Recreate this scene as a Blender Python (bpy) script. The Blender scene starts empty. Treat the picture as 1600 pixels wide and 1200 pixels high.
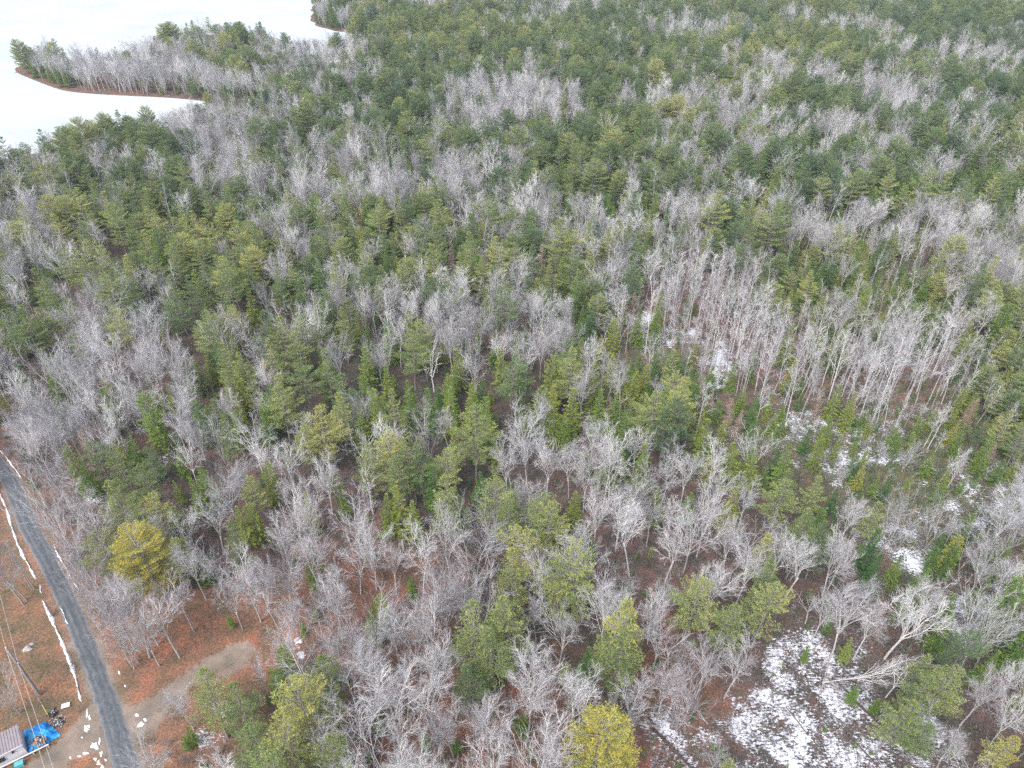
import bpy, math, random
import numpy as np
from mathutils import Vector, Matrix

# ------------------------------------------------------------------ camera, sky, sun, exposure
SC = bpy.context.scene
COL = SC.collection
H = 85.0                        # drone height above the ground, metres
PITCH = math.radians(36.5)
FPX = 1109.0
SP, CP = math.sin(PITCH), math.cos(PITCH)

cam_d = bpy.data.cameras.new("camera")
cam_d.sensor_width = 36.0
cam_d.lens = FPX / 1600 * 36.0
cam_d.clip_end = 9000
cam = bpy.data.objects.new("camera", cam_d)
cam.location = (0, 0, H)
cam.rotation_euler = (math.pi / 2 - PITCH, 0, 0)
COL.objects.link(cam)
SC.camera = cam

world = bpy.data.worlds.new("World")
SC.world = world
world.use_nodes = True
wn = world.node_tree
wn.nodes.clear()
SUN_EL, SUN_ROT = math.radians(52), math.radians(215)
sky = wn.nodes.new("ShaderNodeTexSky")
sky.sky_type = 'NISHITA'
sky.sun_disc = False
sky.sun_elevation = SUN_EL
sky.sun_rotation = SUN_ROT
sky.dust_density = 4.0
hs = wn.nodes.new("ShaderNodeHueSaturation")
hs.inputs['Saturation'].default_value = 0.66
bg = wn.nodes.new("ShaderNodeBackground")
bg.inputs['Strength'].default_value = 0.15
wo = wn.nodes.new("ShaderNodeOutputWorld")
wn.links.new(sky.outputs[0], hs.inputs['Color'])
wn.links.new(hs.outputs[0], bg.inputs['Color'])
wn.links.new(bg.outputs[0], wo.inputs['Surface'])

sun_d = bpy.data.lights.new("sun", 'SUN')
sun_d.energy = 1.5
sun_d.angle = math.radians(35)
sun_d.color = (1.0, 0.985, 0.965)
sun = bpy.data.objects.new("sun", sun_d)
sv = Vector((math.sin(SUN_ROT) * math.cos(SUN_EL), math.cos(SUN_ROT) * math.cos(SUN_EL), math.sin(SUN_EL)))
sun.rotation_euler = sv.to_track_quat('Z', 'Y').to_euler()
COL.objects.link(sun)

SC.view_settings.view_transform = 'Standard'
SC.view_settings.look = 'None'
SC.view_settings.gamma = 1
SC.view_settings.exposure = 0.86
SC.render.engine = 'CYCLES'
cy = SC.cycles
cy.max_bounces = 4
cy.diffuse_bounces = 2
cy.glossy_bounces = 1
cy.transmission_bounces = 1
cy.volume_bounces = 0
cy.use_adaptive_sampling = True
cy.adaptive_threshold = 0.015
cy.use_denoising = False

# ------------------------------------------------------------------ picture <-> ground
def at(px, py, z=0.0):
    """the point at height z that shows at photo position (px, py)"""
    u, v = (px - 800) / FPX, (py - 600) / FPX
    dx, dy, dz = u, CP - v * SP, -SP - v * CP
    t = (H - z) / -dz
    return Vector((dx * t, dy * t, z))

def proj(x, y, z):
    d = y * CP + (H - z) * SP
    d = max(d, 0.1) if not hasattr(d, 'shape') else np.maximum(d, 0.1)
    return 800 + FPX * x / d, 600 + FPX * (-y * SP + (H - z) * CP) / d, d

# ------------------------------------------------------------------ materials
def new_mat(name, rough=0.85):
    m = bpy.data.materials.new(name)
    m.use_nodes = True
    nt = m.node_tree
    b = nt.nodes['Principled BSDF']
    b.inputs['Roughness'].default_value = rough
    b.inputs['Specular IOR Level'].default_value = 0.2
    return m, nt, b

def node(nt, t, **kw):
    n = nt.nodes.new(t)
    for k, v in kw.items():
        setattr(n, k, v)
    return n

def ramp(nt, stops, interp='LINEAR'):
    r = nt.nodes.new('ShaderNodeValToRGB')
    e = r.color_ramp.elements
    r.color_ramp.interpolation = interp
    while len(e) < len(stops):
        e.new(0.5)
    for i, (p, c) in enumerate(stops):
        e[i].position = p
        e[i].color = (*c, 1) if len(c) == 3 else c
    return r

def math_node(nt, op, a, b=None, clamp=False):
    n = nt.nodes.new('ShaderNodeMath')
    n.operation = op
    n.use_clamp = clamp
    for i, v in enumerate((a, b)):
        if v is None:
            continue
        if isinstance(v, (int, float)):
            n.inputs[i].default_value = v
        else:
            nt.links.new(v, n.inputs[i])
    return n.outputs[0]

def mixc(nt, fac, a, b, mode='MIX'):
    n = nt.nodes.new('ShaderNodeMix')
    n.data_type = 'RGBA'
    n.blend_type = mode
    for s, v in ((n.inputs['Factor'], fac), (n.inputs['A'], a), (n.inputs['B'], b)):
        if isinstance(v, (int, float)):
            s.default_value = v
        elif isinstance(v, tuple):
            s.default_value = (*v, 1)
        else:
            nt.links.new(v, s)
    return n.outputs['Result']

def attr(nt, name, typ='GEOMETRY'):
    n = nt.nodes.new('ShaderNodeAttribute')
    n.attribute_type = typ
    n.attribute_name = name
    return n

def noise(nt, scale, detail=4, vec=None, rough=0.55):
    n = nt.nodes.new('ShaderNodeTexNoise')
    n.inputs['Scale'].default_value = scale
    n.inputs['Detail'].default_value = detail
    n.inputs['Roughness'].default_value = rough
    if vec is not None:
        nt.links.new(vec, n.inputs['Vector'])
    return n.outputs['Fac']

def simple_mat(name, col, rough=0.7, var=0.15, scale=3.0, bump=0.0, metallic=0.0):
    m, nt, b = new_mat(name, rough)
    tc = node(nt, 'ShaderNodeTexCoord')
    f = noise(nt, scale, 5, tc.outputs['Object'])
    lo = tuple(max(0, c * (1 - var)) for c in col)
    hi = tuple(min(1, c * (1 + var)) for c in col)
    r = ramp(nt, [(0.3, lo), (0.7, hi)])
    nt.links.new(f, r.inputs[0])
    nt.links.new(r.outputs[0], b.inputs['Base Color'])
    b.inputs['Metallic'].default_value = metallic
    if bump:
        bn = node(nt, 'ShaderNodeBump')
        bn.inputs['Strength'].default_value = bump
        nt.links.new(f, bn.inputs['Height'])
        nt.links.new(bn.outputs[0], b.inputs['Normal'])
    return m

def leaf_mat(name, stops, transl=0.32):
    """needles: each tree has its own colour number (tint), each spray a small deviation (v)"""
    m, nt, b = new_mat(name, 0.65)
    t = attr(nt, 'tint', 'INSTANCER')
    v = attr(nt, 'v')
    x = math_node(nt, 'ADD', t.outputs['Fac'], math_node(nt, 'MULTIPLY', math_node(nt, 'SUBTRACT', v.outputs['Fac'], 0.5), 0.32), True)
    r = ramp(nt, stops)
    nt.links.new(x, r.inputs[0])
    nt.links.new(r.outputs[0], b.inputs['Base Color'])
    tr = node(nt, 'ShaderNodeBsdfTranslucent')
    nt.links.new(r.outputs[0], tr.inputs['Color'])
    mx = node(nt, 'ShaderNodeMixShader')
    mx.inputs[0].default_value = transl
    nt.links.new(b.outputs[0], mx.inputs[1])
    nt.links.new(tr.outputs[0], mx.inputs[2])
    nt.links.new(mx.outputs[0], nt.nodes['Material Output'].inputs['Surface'])
    return m

def bark_mat(name, stops):
    m, nt, b = new_mat(name, 0.85)
    t = attr(nt, 'tint', 'INSTANCER')
    v = attr(nt, 'v')
    x = math_node(nt, 'ADD', t.outputs['Fac'], math_node(nt, 'MULTIPLY', math_node(nt, 'SUBTRACT', v.outputs['Fac'], 0.5), 0.35), True)
    r = ramp(nt, stops)
    nt.links.new(x, r.inputs[0])
    tc = node(nt, 'ShaderNodeTexCoord')
    f = noise(nt, 4.0, 3, tc.outputs['Object'])
    c = mixc(nt, math_node(nt, 'MULTIPLY', f, 0.25), r.outputs[0], (0.30, 0.31, 0.26))
    nt.links.new(c, b.inputs['Base Color'])
    return m

M_PINE = leaf_mat('pine_needles', [(0.0, (0.10, 0.20, 0.11)), (0.35, (0.225, 0.32, 0.125)), (0.7, (0.50, 0.53, 0.19)), (1.0, (0.66, 0.56, 0.10))])
M_SPRUCE = leaf_mat('spruce_needles', [(0.0, (0.040, 0.130, 0.055)), (0.4, (0.155, 0.275, 0.050)), (0.75, (0.34, 0.37, 0.08)), (1.0, (0.46, 0.41, 0.07))])
M_TWIG = bark_mat('hardwood_twigs', [(0.0, (0.20, 0.185, 0.20)), (0.4, (0.345, 0.33, 0.36)), (0.75, (0.59, 0.58, 0.60)), (1.0, (0.80, 0.79, 0.79))])
M_BARK = bark_mat('hardwood_bark', [(0.0, (0.22, 0.20, 0.20)), (0.5, (0.42, 0.40, 0.41)), (1.0, (0.72, 0.70, 0.70))])
M_PBARK = bark_mat('conifer_bark', [(0.0, (0.13, 0.115, 0.11)), (0.6, (0.26, 0.235, 0.225)), (1.0, (0.38, 0.35, 0.33))])
M_LARCH = bark_mat('larch_twigs', [(0.0, (0.30, 0.19, 0.16)), (0.5, (0.40, 0.27, 0.23)), (1.0, (0.46, 0.36, 0.30))])
M_SHRUB = bark_mat('shrub_twigs', [(0.0, (0.11, 0.08, 0.075)), (0.5, (0.20, 0.165, 0.165)), (1.0, (0.36, 0.33, 0.34))])

# ------------------------------------------------------------------ mesh builder
class Geo:
    def __init__(s):
        s.v, s.f, s.t, s.m = [], [], [], []

    def tube(s, pts, rad, sides=3, tint=0.5, mat=0):
        base = len(s.v)
        n = len(pts)
        for i, p in enumerate(pts):
            d = (pts[min(i + 1, n - 1)] - pts[max(i - 1, 0)])
            if d.length < 1e-6:
                d = Vector((0, 0, 1))
            d.normalize()
            a = d.cross(Vector((0.31, 0.95, 0.05)))
            if a.length < 0.1:
                a = d.cross(Vector((1, 0, 0)))
            a.normalize()
            b = d.cross(a)
            for k in range(sides):
                w = 2 * math.pi * k / sides
                s.v.append(p + (a * math.cos(w) + b * math.sin(w)) * rad[i])
        for i in range(n - 1):
            for k in range(sides):
                k2 = (k + 1) % sides
                s.f.append((base + i * sides + k, base + i * sides + k2, base + (i + 1) * sides + k2, base + (i + 1) * sides + k))
                s.t.append(tint)
                s.m.append(mat)
        if rad[-1] > 0.03:
            s.f.append(tuple(base + (n - 1) * sides + k for k in range(sides)))
            s.t.append(tint)
            s.m.append(mat)

    def spike(s, p, q, r, tint=0.5, mat=0):
        """thin three-sided twig ending in a point"""
        base = len(s.v)
        d = (q - p)
        a = d.cross(Vector((0.3, 0.9, 0.1)))
        if a.length < 1e-5:
            a = d.cross(Vector((1, 0, 0)))
        a.normalize()
        b = d.cross(a).normalized()
        for w in (0, 2.094, 4.189):
            s.v.append(p + (a * math.cos(w) + b * math.sin(w)) * r)
        s.v.append(q)
        for k in range(3):
            s.f.append((base + k, base + (k + 1) % 3, base + 3))
            s.t.append(tint)
            s.m.append(mat)

    def tri(s, a, b, c, tint, mat=0):
        base = len(s.v)
        s.v += [a, b, c]
        s.f.append((base, base + 1, base + 2))
        s.t.append(tint)
        s.m.append(mat)

    def box(s, c, sx, sy, sz, rot=0.0, tint=0.5, mat=0):
        base = len(s.v)
        cr, sr = math.cos(rot), math.sin(rot)
        for dz in (0, sz):
            for ax, ay in ((-1, -1), (1, -1), (1, 1), (-1, 1)):
                x, y = ax * sx / 2, ay * sy / 2
                s.v.append(Vector((c[0] + x * cr - y * sr, c[1] + x * sr + y * cr, c[2] + dz)))
        for f in ((3, 2, 1, 0), (4, 5, 6, 7), (0, 1, 5, 4), (1, 2, 6, 5), (2, 3, 7, 6), (3, 0, 4, 7)):
            s.f.append(tuple(base + i for i in f))
            s.t.append(tint)
            s.m.append(mat)

    def mesh(s, name, mats, smooth=False):
        me = bpy.data.meshes.new(name)
        me.from_pydata([tuple(p) for p in s.v], [], s.f)
        for m in mats:
            me.materials.append(m)
        a = me.attributes.new('v', 'FLOAT', 'FACE')
        a.data.foreach_set('value', np.array(s.t, dtype=np.float32))
        if len(mats) > 1:
            me.polygons.foreach_set('material_index', np.array(s.m, dtype=np.int32))
        if smooth:
            me.polygons.foreach_set('use_smooth', np.ones(len(s.f), dtype=bool))
        me.update()
        return me

    def add(s, o, mat=None):
        b = len(s.v)
        s.v += o.v
        s.f += [tuple(i + b for i in f) for f in o.f]
        s.t += o.t
        s.m += o.m if mat is None else [mat] * len(o.f)

def obj(name, me, parent=None, **props):
    o = bpy.data.objects.new(name, me)
    COL.objects.link(o)
    if parent is not None:
        o.parent = parent
    for k, v in props.items():
        o[k] = v
    return o

def thing(name, label, cat, loc=(0, 0, 0), rz=0.0, group=None):
    o = bpy.data.objects.new(name, None)
    o.empty_display_size = 0.3
    o.location = loc
    o.rotation_euler = (0, 0, rz)
    o['label'] = label
    o['category'] = cat
    if group:
        o['group'] = group
    COL.objects.link(o)
    return o

UP = Vector((0, 0, 1))

def rvec(R):
    while True:
        v = Vector((R.uniform(-1, 1), R.uniform(-1, 1), R.uniform(-1, 1)))
        if 0.05 < v.length < 1:
            return v.normalized()

def curve_pts(R, p, d, L, n, wander, up):
    pts, dirs = [p.copy()], [d.copy()]
    for i in range(n):
        d = (d + rvec(R) * wander + UP * up).normalized()
        p = p + d * (L / n)
        pts.append(p.copy())
        dirs.append(d.copy())
    return pts, dirs

def side_dir(R, d, ang):
    a = d.cross(rvec(R))
    if a.length < 0.05:
        a = d.cross(Vector((1, 0, 0)))
    a.normalize()
    return (d * math.cos(ang) + a * math.sin(ang)).normalized()

# ------------------------------------------------------------------ tree prototypes: each returns (trunk Geo, crown Geo)
def hardwood(seed, h=15.0, form='maple', rich=1.0, tw=1.0):
    R = random.Random(seed)
    T, C = Geo(), Geo()
    stems = []
    if form == 'maple':
        fs, nl, spread, up = R.uniform(0.30, 0.50), R.randint(4, 6), R.uniform(0.34, 0.62), 0.10
        base_r = h * 0.0098
    elif form == 'aspen':
        fs, nl, spread, up = R.uniform(0.35, 0.5), 0, 0.4, 0.12
        base_r = h * 0.0100
    elif form == 'clump':
        fs, nl, spread, up = 0.03, R.randint(4, 6), R.uniform(0.30, 0.42), 0.05
        base_r = h * 0.010
    else:
        fs, nl, spread, up = R.uniform(0.3, 0.5), R.randint(3, 4), 0.6, 0.06
        base_r = h * 0.012
    lean = Vector((R.uniform(-.09, .09), R.uniform(-.09, .09), 1)).normalized()
    if form == 'aspen':
        pts, dirs = curve_pts(R, Vector((0, 0, -0.3)), lean, h * 0.97, 9, 0.045, 0.02)
        T.tube(pts, [base_r * (1 - 0.88 * i / 9) for i in range(10)], 5, 0.5)
        nb = int(14 * rich)
        for k in range(nb):
            u = fs + (1 - fs) * (k + R.random()) / nb
            i = min(int(u * 9), 8)
            fr = u * 9 - i
            p = pts[i].lerp(pts[i + 1], fr)
            d = side_dir(R, dirs[i], R.uniform(0.45, 0.8))
            L = h * (0.24 * (1 - u) + 0.07) * R.uniform(0.7, 1.25)
            stems.append((p, d, L, base_r * 0.35 * (1 - u * .5), 1))
    else:
        L0 = h * fs
        pts, dirs = curve_pts(R, Vector((0, 0, -0.3)), lean, L0 + 0.3, 4, 0.08, 0.0)
        T.tube(pts, [base_r * (1.15 - 0.3 * i / 4) for i in range(5)], 6, 0.35)
        a0 = R.uniform(0, 6.28)
        for k in range(nl):
            a = a0 + k * 2 * math.pi / nl + R.uniform(-.4, .4)
            sp = spread * R.uniform(0.35, 1.15)
            if k == 0 and form != 'clump':
                sp *= 0.2
            d = Vector((math.cos(a) * sp, math.sin(a) * sp, 1)).normalized()
            p = pts[-1] if form == 'clump' else pts[3].lerp(pts[4], R.random())
            L = h * (1 - fs) * R.uniform(0.72, 1.02) * (1.0 if sp < .6 else .92)
            n = 6
            lp, ld = curve_pts(R, p, d, L, n, 0.19, up * 0.8)
            r0 = base_r * R.uniform(0.5, 0.72)
            T.tube(lp[:5], [r0 * (1 - 0.145 * i) for i in range(5)], 4, 0.7)
            C.tube(lp[4:], [r0 * 0.42, r0 * .28, r0 * 0.1], 3, 0.85)
            nb = max(3, int(R.randint(8, 10) * rich))
            for q in range(nb):
                u = 0.22 + 0.75 * (q + R.random()) / nb
                i = min(int(u * n), n - 1)
                pp = lp[i].lerp(lp[i + 1], u * n - i)
                stems.append((pp, side_dir(R, ld[i], R.uniform(0.5, 0.95)), L * (0.50 - 0.27 * u) * R.uniform(0.7, 1.15), r0 * (0.5 - .3 * u), 1))
    n2 = {'maple': 6, 'aspen': 4, 'clump': 6, 'snag': 2}[form]
    n3 = {'maple': 6, 'aspen': 4, 'clump': 5, 'snag': 2}[form]
    for p, d, L, r, lv in stems:
        lp, ld = curve_pts(R, p, d, L, 3, 0.20, 0.08)
        r = max(r, 0.022)
        tn = R.uniform(.05, .65)
        r = max(r, 0.03)
        C.tube(lp, [r, r * .75, r * .55, r * .3], 3, R.uniform(.6, .9))
        for q in range(max(1, int(n2 * rich))):
            u = 0.2 + 0.8 * (q + R.random()) / n2
            i = min(int(u * 3), 2)
            pp = lp[i].lerp(lp[i + 1], min(1, u * 3 - i))
            L2 = L * (0.55 - 0.25 * u) * R.uniform(0.6, 1.2) + 0.25
            d2 = side_dir(R, ld[i], R.uniform(0.45, 1.0))
            lp2, ld2 = curve_pts(R, pp, d2, L2, 2, 0.22, 0.10)
            r2 = max(r * 0.4, 0.016) * tw
            C.tube(lp2, [r2, r2 * .7, r2 * .35], 3, tn + .25)
            for w in range(max(1, int(n3 * rich))):
                uu = R.random()
                i2 = 0 if uu < .5 else 1
                pq = lp2[i2].lerp(lp2[i2 + 1], (uu * 2) % 1)
                d3 = side_dir(R, ld2[i2], R.uniform(0.3, 0.85))
                d3 = (d3 + UP * 0.15).normalized()
                C.spike(pq, pq + d3 * R.uniform(0.45, 1.15) * (h / 15) ** .5, 0.0105 * tw, tn)
    return T, C

def pine(seed, h=15.0, form='cone', rich=1.0, size=1.0):
    R = random.Random(seed)
    T, C = Geo(), Geo()
    lean = Vector((R.uniform(-.03, .03), R.uniform(-.03, .03), 1)).normalized()
    pts, dirs = curve_pts(R, Vector((0, 0, -0.3)), lean, h * 0.985, 8, 0.025, 0.02)
    r0 = h * 0.0125
    T.tube(pts, [r0 * (1.1 - 1.02 * i / 8) for i in range(9)], 6, 0.5)
    z0 = {'cone': 0.28, 'round': 0.2, 'layer': 0.35, 'tall': 0.3}[form] + R.uniform(-.05, .05)
    nw = int({'cone': 13, 'round': 17, 'layer': 10, 'tall': 15}[form])
    rmax = h * {'cone': 0.195, 'round': 0.28, 'layer': 0.26, 'tall': 0.155}[form]
    for k in range(nw):
        u = (k + R.uniform(-.3, .3)) / (nw - 1)
        u = min(max(u, 0), 1)
        zz = z0 + (0.985 - z0) * u
        i = min(int(zz * 8), 7)
        p0 = pts[i].lerp(pts[i + 1], zz * 8 - i)
        if form == 'round':
            prof = math.sqrt(max(0.05, 1 - ((u - 0.35) / 0.68) ** 2))
        elif form == 'layer':
            prof = (1 - u) ** 0.55 * (0.75 + 0.25 * math.sin(k * 2.3)) + 0.08
        else:
            prof = min(1.0, (1 - u) ** 0.8 * 1.15) * (0.85 + .15 * math.sin(k * 1.9)) + 0.07
        if u < .18:
            prof *= 0.6 + 2.2 * u
        nb = 6 if u < .8 else 4
        a0 = R.uniform(0, 6.28)
        for b in range(nb):
            if R.random() < (0.04 if form == 'round' else 0.18):
                continue
            a = a0 + b * 2 * math.pi / nb + R.uniform(-.35, .35)
            L = rmax * prof * (R.uniform(0.85, 1.1) if form == 'round' else R.uniform(0.5, 1.45))
            el = 0.05 + 0.75 * u ** 2 + R.uniform(-.1, .12)
            d = Vector((math.cos(a) * math.cos(el), math.sin(a) * math.cos(el), math.sin(el)))
            lp, ld = curve_pts(R, p0, d, L, 4, 0.07, 0.07)
            rb = 0.018 + L * 0.010
            C.tube(lp, [rb, rb * .8, rb * .6, rb * .4, rb * .2], 3, 0.5, 1)
            hz = Vector((-math.sin(a), math.cos(a), 0))
            ns = max(3, int(L * 3.0 * rich))
            tn = R.random()
            for q in range(ns + 1):
                uu = 0.25 + 0.75 * q / ns
                i2 = min(int(uu * 4), 3)
                pp = lp[i2].lerp(lp[i2 + 1], min(1, uu * 4 - i2))
                wd = (0.16 + L * 0.26 * math.sin(math.pi * min(1, uu * .86))) * R.uniform(.6, 1.2)
                for sd in (-1, 1) if q < ns else (0,):
                    dd = (ld[i2] * 0.75 + hz * sd * 0.9 + UP * R.uniform(0, .22)).normalized()
                    if sd:
                        tip = pp + dd * wd
                        C.spike(pp, tip, 0.014, 0.5, 1)
                        m = max(1, int(wd / 0.27 * min(1, rich + .15)))
                        spots = [pp.lerp(tip, (j + 1) / m) for j in range(m)]
                    else:
                        spots = [pp]
                    for sp in spots:
                        tt = min(1, max(0, tn * .5 + R.random() * .5))
                        for nn in range(max(4, int(9 * min(1, rich + .2)))):
                            nd = (dd * 0.75 + rvec(R) * Vector((.9, .9, .45)) + UP * 0.30).normalized()
                            ln = R.uniform(0.20, 0.40) * size
                            q2 = sp + nd * ln
                            sdv = nd.cross(rvec(R)).normalized() * 0.038 * size
                            C.tri(sp - sdv, sp + sdv, q2, tt, 0)
    return T, C

def spruce(seed, h=10.0, form='cone', rich=1.0, size=1.0):
    R = random.Random(seed)
    T, C = Geo(), Geo()
    lean = Vector((R.uniform(-.03, .03), R.uniform(-.03, .03), 1)).normalized()
    pts, dirs = curve_pts(R, Vector((0, 0, -0.3)), lean, h * 0.98, 6, 0.02, 0.02)
    r0 = h * 0.011
    T.tube(pts, [r0 * (1.1 - 1.03 * i / 6) for i in range(7)], 5, 0.35)
    z0 = {'cone': 0.06, 'column': 0.05, 'rough': 0.16}[form]
    rmax = h * {'cone': 0.17, 'column': 0.135, 'rough': 0.18}[form]
    nw = int(h / 0.42)
    for k in range(nw):
        u = k / (nw - 1)
        zz = z0 + (0.97 - z0) * u
        i = min(int(zz * 6), 5)
        p0 = pts[i].lerp(pts[i + 1], zz * 6 - i)
        if form == 'column':
            prof = math.sqrt(max(0.02, 1 - ((u - 0.3) / 0.72) ** 2))
        elif form == 'rough':
            prof = ((1 - u) ** 0.7) * (0.8 + 0.3 * math.sin(k * 1.3 + seed)) + .05
        else:
            prof = (1 - u) ** 0.9 + 0.03
        nb = 7 if u < .6 else 5
        a0 = R.uniform(0, 6.28)
        for b in range(nb):
            if R.random() < 0.08:
                continue
            a = a0 + b * 2 * math.pi / nb + R.uniform(-.35, .35)
            L = max(0.22, rmax * prof * R.uniform(0.62, 1.22))
            el = -0.12 + 0.75 * u ** 1.5 + R.uniform(-.12, .12)
            d = Vector((math.cos(a) * math.cos(el), math.sin(a) * math.cos(el), math.sin(el)))
            hz = Vector((-math.sin(a), math.cos(a), 0))
            p1 = p0 + d * L + UP * 0.06 * L
            C.spike(p0, p1, 0.02, 0.4, 1)
            ns = max(3, int(L * 6.5 * rich))
            tn = R.random()
            for q in range(ns):
                uu = 0.15 + 0.85 * (q + 1) / ns
                pp = p0.lerp(p1, uu)
                for sd in (-1, 1, 0):
                    ln = (0.20 + 0.28 * L * (1 - uu * .55) * (0.45 if sd == 0 else .8)) * R.uniform(.65, 1.2) * size
                    dd = (d * 0.85 + hz * sd * R.uniform(.5, 1.0) + UP * R.uniform(-.15, .45)).normalized()
                    sdv = (dd.cross(UP + rvec(R) * .9)).normalized() * (0.055 * size)
                    tt = tn * .5 + R.random() * .5
                    q2 = pp + dd * ln
                    mid = pp + dd * ln * .45
                    C.tri(pp, mid + sdv, q2, tt, 0)
                    C.tri(pp, q2, mid - sdv + rvec(R) * .02, tt, 0)
    return T, C

def larch(seed, h=11.0):
    R = random.Random(seed)
    T, C = Geo(), Geo()
    pts, dirs = curve_pts(R, Vector((0, 0, -0.3)), Vector((R.uniform(-.04, .04), R.uniform(-.04, .04), 1)).normalized(), h, 6, 0.02, 0.02)
    r0 = h * 0.0095
    T.tube(pts, [r0 * (1.1 - 1.0 * i / 6) for i in range(7)], 5, 0.4)
    nw = int(h / 0.33)
    for k in range(nw):
        u = k / nw
        zz = 0.12 + 0.87 * u
        i = min(int(zz * 6), 5)
        p0 = pts[i].lerp(pts[i + 1], zz * 6 - i)
        for b in range(5):
            a = R.uniform(0, 6.28)
            L = h * 0.17 * (1 - u) ** .8 * R.uniform(.6, 1.25) + .2
            el = R.uniform(-.1, .25) + .4 * u
            d = Vector((math.cos(a) * math.cos(el), math.sin(a) * math.cos(el), math.sin(el)))
            p1 = p0 + d * L
            C.spike(p0, p1, 0.022, R.random())
            for q in range(8):
                pp = p0.lerp(p1, .15 + .85 * R.random())
                C.spike(pp, pp + (side_dir(R, d, R.uniform(.4, 1.1)) + UP * .1) * R.uniform(.2, .55), 0.013, R.random())
    return T, C

def shrub(seed, h=2.0, n=9, flat=False):
    R = random.Random(seed)
    C = Geo()
    for k in range(n):
        a = R.uniform(0, 6.28)
        if flat:
            d = Vector((math.cos(a), math.sin(a), R.uniform(0.0, .18))).normalized()
            p = Vector((R.uniform(-.9, .9), R.uniform(-.9, .9), R.uniform(0.02, .3)))
        else:
            sp = R.uniform(.15, .9)
            d = Vector((math.cos(a) * sp, math.sin(a) * sp, 1)).normalized()
            p = Vector((R.uniform(-.3, .3), R.uniform(-.3, .3), -.05))
        L = h * R.uniform(.6, 1.1)
        lp, ld = curve_pts(R, p, d, L, 3, .16, 0.0 if flat else .04)
        tn = R.random()
        C.tube(lp, [.022, .018, .012, .004], 3, tn)
        for q in range(7):
            u = R.uniform(.2, 1)
            i = min(int(u * 3), 2)
            pp = lp[i].lerp(lp[i + 1], u * 3 - i)
            d2 = side_dir(R, ld[i], R.uniform(.4, .9))
            q2 = pp + d2 * L * R.uniform(.2, .45)
            C.spike(pp, q2, .012, tn)
            for w in range(3):
                p3 = pp.lerp(q2, R.uniform(.2, .9))
                C.spike(p3, p3 + side_dir(R, d2, R.uniform(.4, .9)) * L * R.uniform(.1, .22), .009, tn)
    return C

# kind: (height it is drawn at, [(trunk, crown), ...], trunk materials, crown materials)
KINDS = {
    'maple': (15.0, [hardwood(10 + i, 15.0, 'maple') for i in range(9)] + [hardwood(40 + i, 15.0, 'clump') for i in range(3)], [M_BARK], [M_TWIG]),
    'aspen': (13.0, [hardwood(60 + i, 13.0, 'aspen') for i in range(6)], [M_BARK], [M_TWIG]),
    'snag': (13.0, [hardwood(80 + i, 13.0, 'snag', 0.8) for i in range(2)], [M_BARK], [M_BARK]),
    'pine': (15.0, [pine(100 + i, 15.0, f) for i, f in enumerate(['cone', 'layer', 'cone', 'tall', 'layer', 'cone', 'round', 'round'])], [M_PBARK], [M_PINE, M_PBARK]),
    'spruce': (10.0, [spruce(120 + i, 10.0, f) for i, f in enumerate(['cone', 'rough', 'column', 'rough', 'cone', 'rough', 'column'])], [M_PBARK], [M_SPRUCE, M_PBARK]),
    'larch': (11.0, [larch(140 + i) for i in range(3)], [M_PBARK], [M_LARCH]),
}
PROTO_MESH, PROTO_JOIN = {}, {}
for kd, (h0, protos, tm, cm) in KINDS.items():
    PROTO_MESH[kd], PROTO_JOIN[kd] = [], []
    for (T, C) in protos:
        PROTO_MESH[kd].append((T.mesh(kd + '_trunk', tm, True), C.mesh(kd + '_crown', cm)))
        J = Geo()
        J.add(C)
        J.add(T, len(cm))
        jo = bpy.data.objects.new(kd + '_pattern', J.mesh(kd + '_far', cm + tm))   # never linked to the scene
        PROTO_JOIN[kd].append(jo)

# ------------------------------------------------------------------ ground zones, one letter per 100 x 100 photo pixels
GRID = [
    "WWmmmpPPPPPPPPPP",
    "BBBbbmpbbpmpppPP",
    "mbbBmbmmpmmppPPP",
    "bmmmbmmbmmmmmmpp",
    "mbmpmmmmmmVVsssm",
    "mBBmpppmmssVVVVs",
    "BBBmPPpppmPsooos",
    "BmbBBbppBBbmmsoo",
    "LBBBBHHbpbBbmbsb",
    "LLLLHHHpppHpmbmb",
    "LLLLHHHHHmHhxxpb",
    "LLLhpHHHHHhxxxxb",
]
#        trees per 100 m2, shares of maple, aspen, pine, spruce, larch, snag; floor colour; height factor
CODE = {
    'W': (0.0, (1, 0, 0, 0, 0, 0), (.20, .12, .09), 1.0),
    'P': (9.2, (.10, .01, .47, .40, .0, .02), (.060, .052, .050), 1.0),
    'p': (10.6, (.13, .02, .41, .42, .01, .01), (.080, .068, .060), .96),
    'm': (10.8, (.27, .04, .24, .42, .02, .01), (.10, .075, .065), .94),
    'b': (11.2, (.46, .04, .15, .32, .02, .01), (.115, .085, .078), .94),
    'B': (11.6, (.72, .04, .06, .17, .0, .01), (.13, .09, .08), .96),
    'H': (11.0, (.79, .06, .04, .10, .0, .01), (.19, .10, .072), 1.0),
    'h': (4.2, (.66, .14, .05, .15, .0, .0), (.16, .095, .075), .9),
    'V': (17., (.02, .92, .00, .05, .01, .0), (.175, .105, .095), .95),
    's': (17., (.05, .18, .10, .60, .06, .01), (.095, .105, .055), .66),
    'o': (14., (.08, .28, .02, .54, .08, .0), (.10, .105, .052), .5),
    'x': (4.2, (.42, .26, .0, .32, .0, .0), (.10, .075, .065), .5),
    'L': (0.12, (1.0, .0, .0, .0, .0, .0), (.25, .14, .09), .85),
}

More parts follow.
